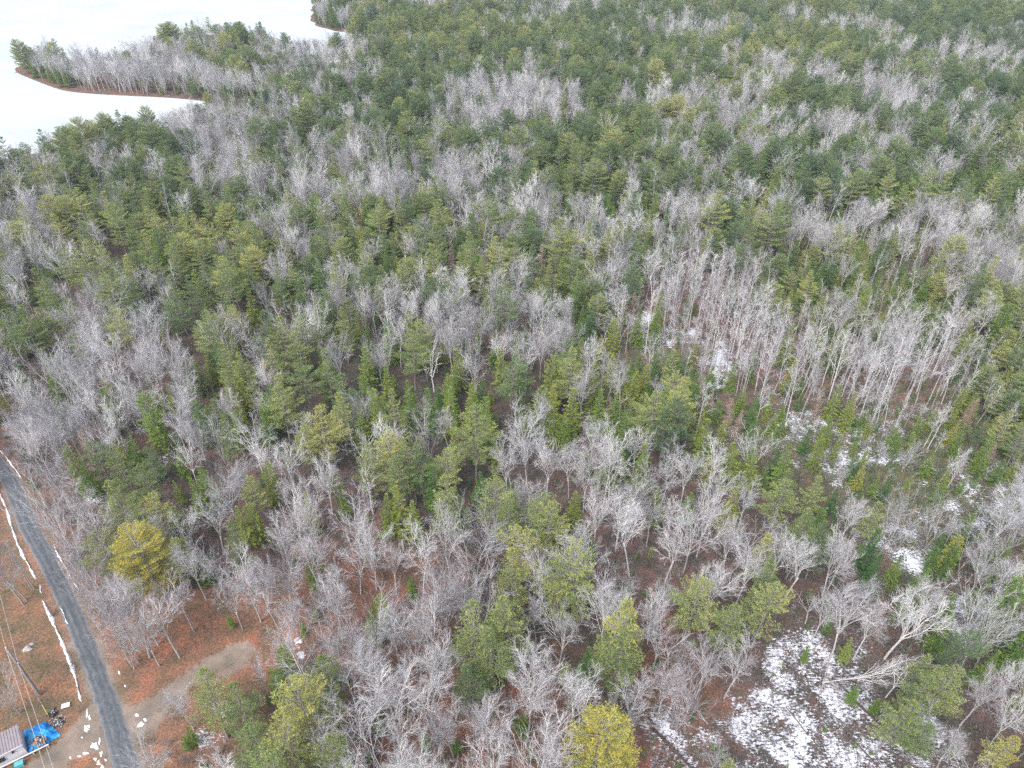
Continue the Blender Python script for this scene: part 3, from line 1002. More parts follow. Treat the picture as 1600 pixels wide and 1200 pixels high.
# ------------------------------------------------------------------ trees
# (kind, photo x and y of the top, height m, tint, pattern or -1)
HAND = [
    # yellow and big pines
    ('pine', 203, 832, 13.5, .87, 6), ('pine', 940, 1132, 13.0, .86, 7), ('pine', 450, 1062, 16.5, .72, 1), ('pine', 430, 1118, 16, .66, 0), ('pine', 497, 1078, 14, .62, 2),
    ('pine', 737, 936, 17, .52, 0), ('pine', 772, 985, 14, .42, 5), ('pine', 735, 1040, 11, .28, 5), ('pine', 800, 930, 16, .52, 2), ('pine', 905, 858, 17, .60, 1), ('pine', 878, 880, 15, .50, 4), ('pine', 975, 932, 19, .70, 3),
    ('pine', 968, 985, 15, .40, 5), ('pine', 1090, 905, 14, .58, 4), ('pine', 1208, 912, 14, .58, 1), ('pine', 1150, 938, 13, .46, 5), ('pine', 1212, 872, 14, .36, 3), ('pine', 1495, 1035, 13, .50, 5), ('pine', 1458, 1056, 11, .40, 0),
    ('pine', 1425, 1085, 12, .46, 2), ('pine', 1520, 985, 12, .18, 1), ('pine', 1455, 1125, 9, .35, 5), ('pine', 1580, 1150, 9, .80, 2), ('pine', 495, 640, 15, .74, 4), ('pine', 600, 675, 14, .74, 1), ('pine', 470, 660, 12, .55, 5),
    ('pine', 740, 640, 16, .52, 4), ('pine', 640, 688, 14, .42, 1), ('pine', 655, 700, 13, .34, 5), ('pine', 690, 745, 15, .55, 0), ('pine', 770, 743, 15, .52, 1), ('pine', 795, 775, 13, .45, 5), ('pine', 715, 770, 12, .4, 2), ('pine', 620, 705, 13, .45, 5),
    ('pine', 568, 700, 13, .50, 2), ('pine', 815, 822, 15, .72, 1), ('pine', 855, 790, 14, .60, 4), ('pine', 800, 855, 14, .55, 0), ('pine', 1020, 615, 15, .55, 4), ('pine', 1065, 622, 14, .10, 1), ('pine', 1045, 640, 13, .15, 5), ('pine', 1225, 755, 12, .50, 4),
    ('pine', 1270, 800, 13, .38, 5), ('pine', 1290, 822, 12, .20, 2), ('pine', 1205, 832, 13, .66, 3), ('pine', 345, 650, 12, .42, 3), ('pine', 215, 722, 11, .40, 5), ('pine', 180, 700, 11, .45, 2), ('pine', 225, 700, 10, .3, 0), ('pine', 385, 742, 11, .6, 5),
    ('pine', 165, 425, 15, .55, 4), ('pine', 170, 480, 15, .65, 4), ('pine', 200, 440, 13, .3, 5), ('pine', 25, 480, 15, .4, 5), ('pine', 60, 470, 14, .42, 0), ('pine', 5, 485, 14, .35, 2), ('pine', 100, 385, 15, .42, 4), ('pine', 170, 320, 17, .52, 1),
    ('pine', 160, 300, 15, .6, 0), ('pine', 200, 340, 14, .4, 5), ('pine', 325, 300, 14, .45, 4), ('pine', 365, 330, 13, .15, 3), ('pine', 270, 385, 14, .45, 0), ('pine', 350, 415, 15, .35, 1), ('pine', 300, 430, 14, .3, 2), ('pine', 265, 450, 15, .3, 5),
    ('pine', 530, 480, 14, .5, 3), ('pine', 660, 500, 15, .5, 1), ('pine', 640, 520, 14, .45, 4), ('pine', 460, 510, 14, .5, 0), ('pine', 470, 560, 13, .4, 4), ('pine', 1120, 300, 17, .6, 4), ('pine', 1170, 310, 15, .45, 1), ('pine', 1340, 265, 16, .5, 4),
    ('pine', 1450, 260, 17, .5, 4), ('pine', 1485, 270, 16, .55, 0), ('pine', 1290, 270, 15, .55, 1), ('pine', 1190, 330, 13, .6, 4), ('pine', 1420, 290, 14, .5, 4), ('pine', 1060, 150, 14, .75, 0), ('pine', 1040, 155, 13, .6, 1), ('pine', 15, 265, 15, .5, 1), ('pine', 45, 262, 14, .5, 4),
    # spruces and cedars
    ('spruce', 437, 1012, 9, .52, 2), ('spruce', 425, 1045, 8, .42, 6), ('spruce', 592, 928, 9, .60, 6), ('spruce', 575, 955, 7, .5, 1), ('spruce', 75, 590, 11, .38, 0), ('spruce', 103, 695, 11, .55, 2), ('spruce', 125, 715, 9, .42, 1), ('spruce', 200, 682, 10, .4, 1),
    ('spruce', 312, 722, 11, .50, 3), ('spruce', 300, 745, 9, .48, 1), ('spruce', 272, 752, 6, .6, 3), ('spruce', 372, 785, 10, .68, 3), ('spruce', 392, 788, 9, .6, 1), ('spruce', 470, 970, 3.4, .45, 0), ('spruce', 487, 945, 3.5, .55, 1), ('spruce', 355, 958, 3.2, .45, 3),
    ('spruce', 662, 1142, 5, .42, 2), ('spruce', 712, 1150, 4, .4, 1), ('spruce', 575, 1172, 3.2, .4, 3), ('spruce', 292, 1138, 4.2, .5, 3), ('spruce', 285, 1150, 3.4, .5, 1), ('spruce', 590, 1125, 4, .4, 3), ('spruce', 815, 1110, 6, .42, 3), ('spruce', 640, 900, 5, .4, 1),
    ('spruce', 1560, 1015, 8, .5, 0), ('spruce', 1440, 905, 6, .45, 0), ('spruce', 1475, 922, 5, .5, 4), ('spruce', 1342, 1070, 4, .4, 2), ('spruce', 1375, 1092, 3.6, .42, 4), ('spruce', 1265, 1010, 3.6, .45, 4), ('spruce', 1332, 1000, 5.5, .62, 3),
    ('spruce', 1312, 598, 9, .62, 0), ('spruce', 1337, 612, 9, .62, 4), ('spruce', 1300, 650, 8, .55, 2), ('spruce', 1215, 640, 7, .5, 4), ('spruce', 1229, 645, 6, .45, 0), ('spruce', 1267, 668, 6.5, .2, 0), ('spruce', 1285, 682, 8, .55, 2), ('spruce', 1315, 680, 6, .55, 4),
    ('spruce', 1340, 690, 3.6, .55, 4), ('spruce', 1352, 722, 6, .75, 4), ('spruce', 1340, 722, 4.2, .15, 3), ('spruce', 1375, 745, 5, .5, 1), ('spruce', 1395, 742, 6, .15, 4), ('spruce', 1425, 742, 4, .62, 4), ('spruce', 1500, 655, 7, .8, 4), ('spruce', 1510, 742, 5, .5, 3),
    ('spruce', 1556, 675, 9, .5, 0), ('spruce', 1545, 705, 6, .5, 4), ('spruce', 1597, 712, 6, .6, 4), ('spruce', 1480, 752, 6, .45, 3), ('spruce', 1375, 828, 10, .12, 1), ('spruce', 1380, 862, 9, .15, 0), ('spruce', 1410, 868, 7, .5, 4), ('spruce', 1480, 832, 6, .3, 3),
    ('spruce', 1445, 890, 6, .4, 1), ('spruce', 1270, 790, 9, .5, 3), ('spruce', 1220, 700, 7, .15, 0), ('spruce', 1310, 765, 6, .15, 1), ('spruce', 895, 603, 13, .6, 1), ('spruce', 870, 630, 11, .58, 3), ('spruce', 940, 605, 12, .5, 5), ('spruce', 962, 612, 11, .45, 1),
    ('spruce', 985, 625, 11, .5, 3), ('spruce', 1110, 655, 12, .5, 5), ('spruce', 1155, 690, 12, .62, 3), ('spruce', 1182, 705, 10, .62, 1), ('spruce', 1115, 705, 8, .75, 6), ('spruce', 1012, 692, 12, .56, 5), ('spruce', 1005, 712, 10, .5, 2), ('spruce', 1030, 762, 9, .55, 5),
    ('spruce', 1082, 765, 8, .48, 3), ('spruce', 1148, 760, 10, .72, 1), ('spruce', 898, 768, 9, .62, 5), ('spruce', 885, 650, 9, .5, 2), ('spruce', 1040, 612, 9, .5, 3), ('spruce', 585, 615, 13, .55, 0), ('spruce', 560, 640, 11, .5, 1), ('spruce', 635, 612, 11, .45, 3),
    ('spruce', 670, 605, 12, .4, 5), ('spruce', 700, 602, 12, .6, 1), ('spruce', 735, 618, 10, .58, 3), ('spruce', 672, 725, 11, .28, 5), ('spruce', 620, 755, 12, .66, 5), ('spruce', 600, 775, 10, .6, 3), ('spruce', 640, 780, 10, .6, 1), ('spruce', 530, 760, 7, .5, 1),
    ('spruce', 408, 610, 11, .4, 3), ('spruce', 425, 600, 11, .45, 1), ('spruce', 405, 640, 9, .45, 5), ('spruce', 180, 222, 10, .4, 0), ('spruce', 302, 420, 12, .62, 6), ('spruce', 385, 440, 11, .6, 4), ('spruce', 110, 520, 8, .5, 2), ('spruce', 320, 555, 6, .5, 1),
    ('spruce', 1035, 450, 11, .55, 4), ('spruce', 1000, 480, 10, .5, 4), ('spruce', 962, 495, 11, .68, 2), ('spruce', 880, 400, 13, .5, 0), ('spruce', 1150, 560, 8, .5, 4), ('spruce', 1028, 480, 10, .45, 0), ('spruce', 1165, 600, 7, .5, 4), ('spruce', 1200, 720, 6, .45, 4),
    ('spruce', 1025, 300, 12, .5, 1), ('spruce', 1310, 390, 11, .2, 1), ('spruce', 1250, 370, 10, .3, 3), ('spruce', 715, 540, 11, .6, 1), ('spruce', 785, 540, 11, .62, 3), ('spruce', 565, 540, 12, .55, 5), ('spruce', 600, 570, 10, .55, 1), ('spruce', 640, 590, 11, .5, 3),
    # bare hardwoods
    ('maple', 150, 905, 15, .55, 2), ('maple', 180, 925, 14, .6, 5), ('maple', 236, 935, 13, .72, 0), ('maple', 215, 1158, 9, .70, 9), ('maple', 228, 1175, 8, .66, 10), ('maple', 370, 862, 15, .66, 1), ('maple', 402, 880, 14, .62, 3), ('maple', 428, 868, 15, .5, 4), ('maple', 350, 905, 11, .55, 6),
    ('maple', 512, 905, 14, .70, 2), ('maple', 548, 960, 14, .45, 11), ('maple', 575, 955, 15, .50, 9), ('maple', 610, 950, 14, .6, 0), ('maple', 640, 962, 13, .66, 4), ('maple', 668, 945, 14, .6, 7), ('maple', 662, 1015, 13, .86, 5), ('maple', 690, 1000, 12, .7, 1), ('maple', 556, 1075, 16, .7, 3),
    ('maple', 605, 1060, 14, .8, 8), ('maple', 500, 1130, 11, .82, 6), ('maple', 680, 1120, 11, .6, 2), ('maple', 702, 1110, 11, .7, 0), ('maple', 760, 1095, 12, .7, 7), ('maple', 780, 1110, 12, .66, 1), ('maple', 740, 1090, 10, .55, 4), ('maple', 460, 935, 14, .45, 7), ('maple', 530, 1000, 12, .45, 9),
    ('maple', 880, 948, 13, .68, 0), ('maple', 828, 1050, 14, .75, 2), ('maple', 852, 1058, 13, .75, 3), ('maple', 900, 1045, 14, .85, 5), ('maple', 915, 1050, 13, .7, 1), ('maple', 1040, 950, 14, .55, 4), ('maple', 1045, 1040, 12, .6, 8), ('maple', 1112, 1000, 13, .6, 6), ('maple', 1160, 1005, 12, .68, 7),
    ('maple', 1080, 1060, 12, .45, 11), ('maple', 860, 1130, 9, .75, 6), ('maple', 825, 630, 14, .7, 3), ('maple', 850, 612, 13, .66, 5), ('maple', 930, 645, 13, .76, 2), ('maple', 1000, 668, 12, .72, 0), ('maple', 962, 695, 15, .74, 5), ('maple', 825, 660, 15, .78, 1), ('maple', 858, 678, 14, .74, 4),
    ('maple', 895, 690, 13, .72, 7), ('maple', 920, 700, 14, .66, 8), ('maple', 1048, 702, 13, .74, 3), ('maple', 1080, 705, 13, .74, 6), ('maple', 1130, 735, 12, .68, 0), ('maple', 1175, 748, 12, .7, 1), ('maple', 975, 762, 14, .8, 2), ('maple', 1000, 795, 15, .84, 5), ('maple', 918, 818, 14, .72, 4), ('maple', 935, 775, 12, .8, 6),
    ('maple', 1058, 815, 14, .72, 7), ('maple', 1092, 785, 15, .76, 3), ('maple', 1112, 770, 14, .7, 8), ('maple', 1180, 845, 14, .7, 1), ('maple', 1152, 810, 13, .68, 2), ('maple', 822, 768, 12, .7, 9), ('maple', 445, 690, 14, .66, 0), ('maple', 500, 715, 14, .76, 2), ('maple', 465, 775, 13, .76, 5), ('maple', 548, 775, 14, .7, 4),
    ('maple', 430, 805, 13, .7, 1), ('maple', 570, 815, 15, .74, 8), ('maple', 545, 835, 13, .76, 3), ('maple', 607, 845, 12, .6, 6), ('maple', 650, 832, 14, .76, 7), ('maple', 695, 805, 14, .7, 4), ('maple', 738, 815, 15, .6, 9), ('maple', 765, 800, 13, .6, 11), ('maple', 600, 655, 14, .82, 6), ('maple', 665, 640, 12, .6, 9),
    ('maple', 790, 690, 13, .7, 2), ('maple', 700, 640, 11, .66, 5), ('maple', 1235, 820, 14, .72, 2), ('maple', 1260, 840, 14, .72, 0), ('maple', 1320, 850, 13, .6, 7), ('maple', 1340, 780, 11, .75, 8), ('maple', 1440, 785, 10, .5, 9), ('maple', 1410, 790, 11, .6, 10), ('maple', 1480, 790, 10, .5, 9), ('maple', 1575, 830, 13, .6, 4), ('maple', 1560, 860, 12, .55, 1),
    ('maple', 1345, 925, 14, .66, 8), ('maple', 1300, 925, 11, .66, 6), ('maple', 1375, 945, 12, .7, 0), ('maple', 1585, 955, 13, .55, 3), ('maple', 1560, 1050, 12, .55, 2), ('maple', 1510, 1145, 10, .66, 5), ('maple', 1480, 1120, 9, .6, 9), ('maple', 1430, 690, 7, .7, 0), ('maple', 1385, 690, 6, .6, 9), ('maple', 1250, 645, 6, .7, 2), ('maple', 1315, 730, 6, .6, 6),
    ('aspen', 1500, 700, 9, .75, 0), ('aspen', 1490, 705, 8.5, .75, 2), ('aspen', 1512, 700, 9, .7, 3), ('aspen', 1505, 712, 8, .7, 1), ('aspen', 1480, 635, 10, .75, 0), ('aspen', 1470, 640, 9, .7, 3), ('aspen', 1385, 605, 10, .7, 1), ('aspen', 1395, 600, 10, .7, 2), ('aspen', 1405, 610, 10, .65, 0), ('aspen', 1420, 615, 9, .7, 4),
    ('aspen', 760, 870, 12, .6, 2), ('snag', 672, 530, 13, .85, 0), ('snag', 570, 720, 12, .8, 1), ('snag', 1280, 920, 8, .6, 0), ('snag', 1415, 1035, 8, .8, 1), ('larch', 415, 395, 10, .4, 0), ('larch', 1290, 605, 8, .5, 1), ('larch', 1145, 620, 9, .5, 1), ('larch', 1160, 640, 8, .45, 2), ('larch', 790, 475, 10, .4, 0),
    ('maple', 60, 640, 14, .62, 3), ('maple', 35, 655, 14, .62, 1), ('maple', 85, 660, 13, .64, 5), ('maple', 60, 700, 14, .55, 4), ('maple', 45, 740, 14, .55, 9), ('maple', 110, 760, 14, .58, 7), ('maple', 70, 770, 14, .58, 11), ('maple', 140, 800, 12, .6, 0), ('maple', 155, 660, 13, .68, 1), ('maple', 205, 800, 11, .74, 6),
    ('maple', 240, 810, 11, .6, 8), ('maple', 285, 845, 13, .66, 2), ('maple', 320, 850, 12, .6, 4), ('maple', 120, 845, 12, .5, 9), ('maple', 110, 870, 13, .55, 5), ('maple', 318, 775, 13, .72, 8), ('maple', 345, 735, 13, .62, 1),
    ('aspen', 5, 850, 10, .45, 1), ('aspen', -8, 860, 11, .45, 2), ('aspen', 14, 858, 9, .4, 3), ('maple', -12, 1060, 8, .5, 9), ('maple', -20, 860, 12, .5, 4),
    ('maple', 1437, 928, 14.0, .80, 1),
    ('maple', 165, 940, 13, .5, 3), ('maple', 205, 955, 12, .6, 8), ('maple', 195, 905, 14, .55, 7), ('maple', 265, 900, 12, .62, 1), ('maple', 130, 890, 13, .52, 6), ('maple', 100, 830, 13, .5, 2), ('maple', 170, 975, 10, .62, 10),
]
TREES = []                      # dicts: kind, x, y, h, tint, pattern, hand
R = random.Random(77)
for k, px, py, h, tint, pat in HAND:
    p = at(px, py, h * .97)
    TREES.append(dict(kind=k, x=p.x, y=p.y, h=h, tint=tint * .9 if (k == 'maple' and h != 14.0) else tint, pat=pat, hand=True, rz=R.uniform(0, 6.28)))

cell = 2.35
hash_ = {}
def put(t, r):
    hash_.setdefault((int(t['x'] // 6), int(t['y'] // 6)), []).append((t['x'], t['y'], r))
def clash(x, y, r):
    i, j = int(x // 6), int(y // 6)
    for a in (-1, 0, 1):
        for b2 in (-1, 0, 1):
            for (u, v, q) in hash_.get((i + a, j + b2), ()):
                if (u - x) ** 2 + (v - y) ** 2 < max(r, q) ** 2:
                    return True
    return False
for t in TREES:
    put(t, {'maple': 2.5, 'pine': 2.9, 'spruce': 1.9, 'aspen': .8, 'snag': 1.8, 'larch': 1.5}[t['kind']])

HANDPX = {}
for t in TREES:
    hu, hv, hd = proj(t['x'], t['y'], t['h'] * .62)
    hr = FPX / hd * {'maple': 3.2, 'pine': 3.8, 'spruce': 2.4, 'aspen': 1.5, 'snag': 2.5, 'larch': 2}[t['kind']]
    hp = {'maple': .5, 'pine': .9, 'spruce': .9, 'aspen': .4, 'snag': .8, 'larch': .8}[t['kind']]
    i0, j0 = int(hu // 60), int(hv // 60)
    for a in (-1, 0, 1):
        for b2 in (-1, 0, 1):
            HANDPX.setdefault((i0 + a, j0 + b2), []).append((hu, hv, hd, hr, hp))
cand = []
for yy in np.arange(24, 900, cell):
    w = 40 + yy * 0.86
    for xx in np.arange(-w, w, cell):
        cand.append((xx + R.uniform(-1.15, 1.15), yy + R.uniform(-1.15, 1.15)))
cand = np.array(cand)
bad = inside(lake_s, cand[:, 0], cand[:, 1]) | (dist_poly(lake_s, cand[:, 0], cand[:, 1]) < 2.5)
bad |= inside(road_poly, cand[:, 0], cand[:, 1]) | (dist_poly(road_poly, cand[:, 0], cand[:, 1]) < 2.2)
for q, w in ((track_poly, 2.5), (drive_poly, 3.0), (clear_poly, 0), (litter_poly, 0), (lawn_poly, 0)):
    ins = inside(q, cand[:, 0], cand[:, 1])
    if w:
        ins |= dist_poly(q, cand[:, 0], cand[:, 1]) < w
    bad |= ins & (np.array([R.random() for _ in range(len(cand))]) > (.012 if w == 0 and q is not clear_poly else .04 if w == 0 else 0))
lake_d = dist_poly(lake_s, cand[:, 0], cand[:, 1])
cpx_lake = lambda x, y: float(proj(x, y, 0)[1])
cpx, cpy, cd = proj(cand[:, 0], cand[:, 1], 7.0)
SPN = ['maple', 'aspen', 'pine', 'spruce', 'larch', 'snag']
vnoise = lambda x, y, s: math.sin(x * s + 1.3 * math.sin(y * s * .7)) * math.sin(y * s * 1.1 + 1.7 * math.sin(x * s * .6 + 2))
for i in R.sample(range(len(cand)), len(cand)):
    if bad[i]:
        continue
    x, y = cand[i]
    z = zone_at(cpx[i], cpy[i], R)
    if z == 'W':
        z = 'P' if cpx[i] > 400 else 'm'
    dens, mixw, _, hf = CODE[z]
    if R.random() > dens * cell * cell / 100 * (1.05 if cd[i] > 220 else 1.0):
        continue
    w = list(mixw)
    fu, fv, fd = proj(x, y, 9.0)
    hide = 0
    for (hu, hv, hd, hr, hp) in HANDPX.get((int(fu // 60), int(fv // 60)), ()):
        if fd < hd and (hu - fu) ** 2 + ((hv - fv) * .8) ** 2 < hr * hr and hp > hide:
            hide = hp
    if R.random() < hide:
        continue
    k1 = vnoise(x, y, .05)                     # stands of one kind
    if y > 190:
        k1 = 1.05 * vnoise(x + 30, y * .8, .04) + .5 * vnoise(x, y, .11)
    w[2] *= max(.12, 1 + 1.2 * k1)
    w[3] *= max(.15, 1 + 1.1 * vnoise(x + 90, y, .065))
    w[0] *= max(.22, 1 - .8 * k1)
    kind = R.choices(SPN, w)[0]
    base = {'maple': 12.0, 'aspen': 11.8, 'pine': 13.0, 'spruce': 9.6, 'larch': 9, 'snag': 10}[kind]
    h = base * hf * min(1.35, max(.45, R.gauss(1, .2)))
    if kind == 'spruce':
        h *= R.choice((.55, .8, 1, 1.1))
    if clash(x, y, {'maple': 1.25, 'pine': 1.75, 'spruce': 1.1, 'aspen': .7, 'larch': 1.2, 'snag': 1.5}[kind] * (.8 if hf < .9 else 1)):
        continue
    if kind in ('pine',):
        tint = min(.72, max(.06, R.gauss(.47 if y < 180 else .36, .14) + .1 * vnoise(x, y, .02)))
    elif kind == 'spruce':
        tint = min(.75, max(.05, R.gauss(.48 if y < 200 else .34, .17)))
    elif kind == 'aspen':
        tint = min(.98, max(.35, R.gauss(.64, .10)))
    elif kind == 'maple':
        tint = min(.97, max(.15, R.gauss(.63, .16)))
    else:
        tint = R.random()
    if 170 < cpx_lake(x, y) < 330 and lake_d[i] < 26:
        h *= .62
    nP = len(KINDS[kind][1])
    if kind == 'pine':
        pat = R.choice((0, 0, 1, 2, 2, 3, 3, 4, 5))
    else:
        pat = R.randrange(nP)
    t = dict(kind=kind, x=float(x), y=float(y), h=h, tint=tint, pat=pat, hand=False, rz=R.uniform(0, 6.28))
    put(t, .65 if kind == 'aspen' else 1.0)
    TREES.append(t)

BRIGHT = len(TREES)
# which trees are individuals: the 300 of each kind that show largest
for t in TREES:
    u, v, d = proj(t['x'], t['y'], t['h'] * .7)
    t['u'], t['v_'], t['d'] = u, v, d
    ub, vb, _ = proj(t['x'], t['y'], 0)
    t['see'] = (-10 < u < 1610 and vb > 0 and v < 1195)
    if t['pat'] < 0:
        t['pat'] = R.randrange(len(KINDS[t['kind']][1]))
NAMES = {'maple': 'maple_tree', 'aspen': 'aspen_tree', 'pine': 'pine_tree', 'spruce': 'spruce_tree', 'larch': 'larch_tree', 'snag': 'dead_tree'}
LIMIT = {'maple': 300, 'aspen': 290, 'pine': 300, 'spruce': 300, 'larch': 120, 'snag': 110}

ZONES = [
    (60, 640, 'beside the top end of the road'), (90, 760, 'along the asphalt road edge'), (200, 930, 'between the road and gravel track'), (0, 900, 'behind the lawn with power lines'),
    (250, 1160, 'below the gravel track'), (350, 860, 'above the orange leaf clearing'), (470, 960, 'beside the orange leaf clearing'), (240, 720, 'around the dark spruces above the road'),
    (330, 600, 'in the grey wood above the road'), (150, 560, 'in the grey wood below the dark pines'), (60, 470, 'in the dark pines by the frame edge'), (300, 460, 'in the dark conifer clump'),
    (520, 660, 'around the two golden pines'), (480, 800, 'in the pale hardwoods under the golden pines'), (600, 860, 'in the pale hardwoods up from the leaf clearing'), (720, 760, 'in the yellow-green pine cluster'),
    (560, 1060, 'in the hardwoods over red leaves'), (690, 1080, 'under the big olive pine'), (450, 1120, 'around the yellow-green bottom pine'), (820, 1080, 'in the pale hardwoods near the golden bottom tree'),
    (940, 1150, 'around the bright yellow bottom tree'), (880, 900, 'in the tall pine stand'), (1000, 980, 'around the tallest lone pine'), (880, 700, 'in the silvery hardwood band'),
    (1000, 800, 'in the silvery hardwoods under the band'), (1100, 780, 'behind the silvery hardwoods'), (1060, 640, 'around the blue-green pine'), (1150, 900, 'in the hardwoods above the snowy clearing'),
    (1130, 1080, 'on the red floor beside the snow'), (1280, 1080, 'on the snowy clearing'), (1350, 960, 'at the top edge of the snowy clearing'), (1460, 1080, 'beside the olive pines by the snow'),
    (1550, 1020, 'beyond the snowy clearing'), (1560, 880, 'in the snow-dusted wood by the frame edge'), (1400, 850, 'around the dark twin spruces'), (1260, 800, 'between the silvery wood and the bog'),
    (1320, 700, 'among the snow streaks of the bog'), (1420, 620, 'on the brown bog'), (1540, 720, 'at the far edge of the bog'), (1200, 640, 'at the near edge of the bog'),
    (1130, 540, 'by the small snow gap'), (1000, 520, 'around the snow-speckled opening'), (880, 560, 'above the silvery hardwood band'), (700, 560, 'in the olive conifers at the centre'),
    (580, 560, 'in the olive conifers above the golden pines'), (450, 560, 'between the grey wood and olive conifers'), (1250, 500, 'in the slender aspen stand'), (1400, 520, 'in the snow-dusted slender stand'),
    (1530, 520, 'at the outer end of the slender stand'), (1050, 430, 'in the upper slender stand'), (1350, 400, 'in the young green wood'), (1500, 400, 'in the young wood under the tall pines'),
    (850, 450, 'around the lichen-pale tree'), (700, 450, 'in the pinkish scrub wood'), (550, 450, 'in the mixed wood over olive conifers'), (420, 400, 'by the pink larches'), (650, 350, 'in the upper mixed wood'),
    (900, 350, 'below the upper dark conifers'), (1100, 330, 'by the layered pale pine'), (1450, 300, 'in the big layered pines'), (200, 350, 'around the broad olive pine'), (200, 250, 'in the wood near the lake'),
    (450, 250, 'in the wood behind the cove'), (800, 250, 'in the far mixed forest'), (1250, 250, 'in the far pine forest'),
]
ORD = ['', 'second', 'third', 'fourth', 'fifth', 'sixth', 'seventh', 'eighth', 'ninth', 'tenth', 'eleventh', 'twelfth', 'thirteenth', 'fourteenth', 'fifteenth', 'sixteenth', 'seventeenth',
       'eighteenth', 'nineteenth', 'twentieth']
NOUN = {'maple': 'bare hardwood', 'aspen': 'slim bare aspen', 'pine': 'pine', 'spruce': 'spruce', 'larch': 'pinkish bare larch', 'snag': 'dead snag'}
def words_for(t):
    k, ti, h = t['kind'], t['tint'], t['h']
    size = 'tall' if h > {'maple': 13.2, 'aspen': 11, 'pine': 14.5, 'spruce': 9.5, 'larch': 9, 'snag': 11}[k] else ('small' if h < {'maple': 9, 'aspen': 8.6, 'pine': 11, 'spruce': 5.5, 'larch': 6.5, 'snag': 8}[k] else 'mid-sized')
    if k == 'pine':
        c = 'blue-green' if ti < .25 else 'olive-green' if ti < .5 else 'yellow-green' if ti < .78 else 'golden yellow'
    elif k == 'spruce':
        c = 'dark green' if ti < .35 else 'green' if ti < .52 else 'olive' if ti < .68 else 'yellow-tinged'
    elif k in ('maple', 'aspen'):
        c = 'dull grey' if ti < .5 else 'lilac-grey' if ti < .68 else 'silvery'
    else:
        c = 'greyish' if ti < .5 else 'pale'
    return size, c
chosen, rest = [], {k: [] for k in KINDS}
for k in KINDS:
    L = sorted((t for t in TREES if t['kind'] == k and t['see']), key=lambda t: (-t['h'] / t['d'] * (1.25 if t['hand'] else 1)))
    top = set(id(t) for t in L[:LIMIT[k]])
    for t in TREES:
        if t['kind'] == k:
            (chosen if id(t) in top else rest[k]).append(t)
buckets = {}
for t in chosen:
    z = min(ZONES, key=lambda q: (q[0] - t['u']) ** 2 + ((q[1] - t['v_']) * 1.1) ** 2)
    s, c = words_for(t)
    t['zone'], t['words'] = z[2], (s, c)
    buckets.setdefault((t['kind'], s, c, z[2]), []).append(t)
for (k, s, c, z), LL in buckets.items():
  LL.sort(key=lambda t: t['v_'])
  nc = (len(LL) + 12) // 13
  rowsx = [LL[q * len(LL) // nc:(q + 1) * len(LL) // nc] for q in range(nc)]
  rown = {1: [''], 2: ['back-row ', 'front-row '], 3: ['back-row ', 'middle-row ', 'front-row ']}.get(nc, ['back-row ', 'second-row ', 'third-row ', 'fourth-row ', 'fifth-row '])
  for L, rn in zip(rowsx, rown):
    L.sort(key=lambda t: t['u'])
    for i, t in enumerate(L):
        tail = '' if len(L) == 1 else (', leftmost such' if i == 0 else ', rightmost such' if i == len(L) - 1 else ', %s such from left' % ORD[min(i, 19)])
        t['label'] = '%s%s %s %s %s%s' % (rn, s, c, NOUN[k], z, tail)
        if len(t['label'].split()) > 15:
            t['label'] = t['label'].replace(' such', '')
            if len(t['label'].split()) > 15:
                t['label'] = t['label'].replace('the ', '')

for t in chosen:
    k = t['kind']
    h0 = KINDS[k][0]
    tm_, cm_ = PROTO_MESH[k][t['pat']]
    o = thing(NAMES[k], t['label'], {'maple': 'bare tree', 'aspen': 'bare tree', 'pine': 'pine tree', 'spruce': 'spruce tree', 'larch': 'larch tree', 'snag': 'dead tree'}[k],
              (t['x'], t['y'], 0), t['rz'], '%s trees %s' % (k if k not in ('snag', 'maple') else {'snag': 'dead', 'maple': 'bare hardwood'}[k], t['zone']))
    s = t['h'] / h0
    w = s * (1.0 if t['hand'] else 1 + .12 * math.sin(t['x'] * 7)) * ((.82 if t['hand'] else .80) if k == 'maple' else 1)
    if t['hand'] and t['kind'] == 'pine' and t['pat'] in (6, 7):
        w *= 1.12
    o.scale = (w, w, s)
    if k == 'maple' and t['hand'] and t['h'] == 14.0 and t['tint'] == .80:            # the big pale tree that leans out over the clearing
        o.rotation_euler = (0, math.radians(4), 0)
        o.scale = (s * 1.1, s * 1.1, s)
    a = obj('trunk', tm_, o, tint=t['tint'])
    b2 = obj('crown', cm_, o, tint=t['tint'])

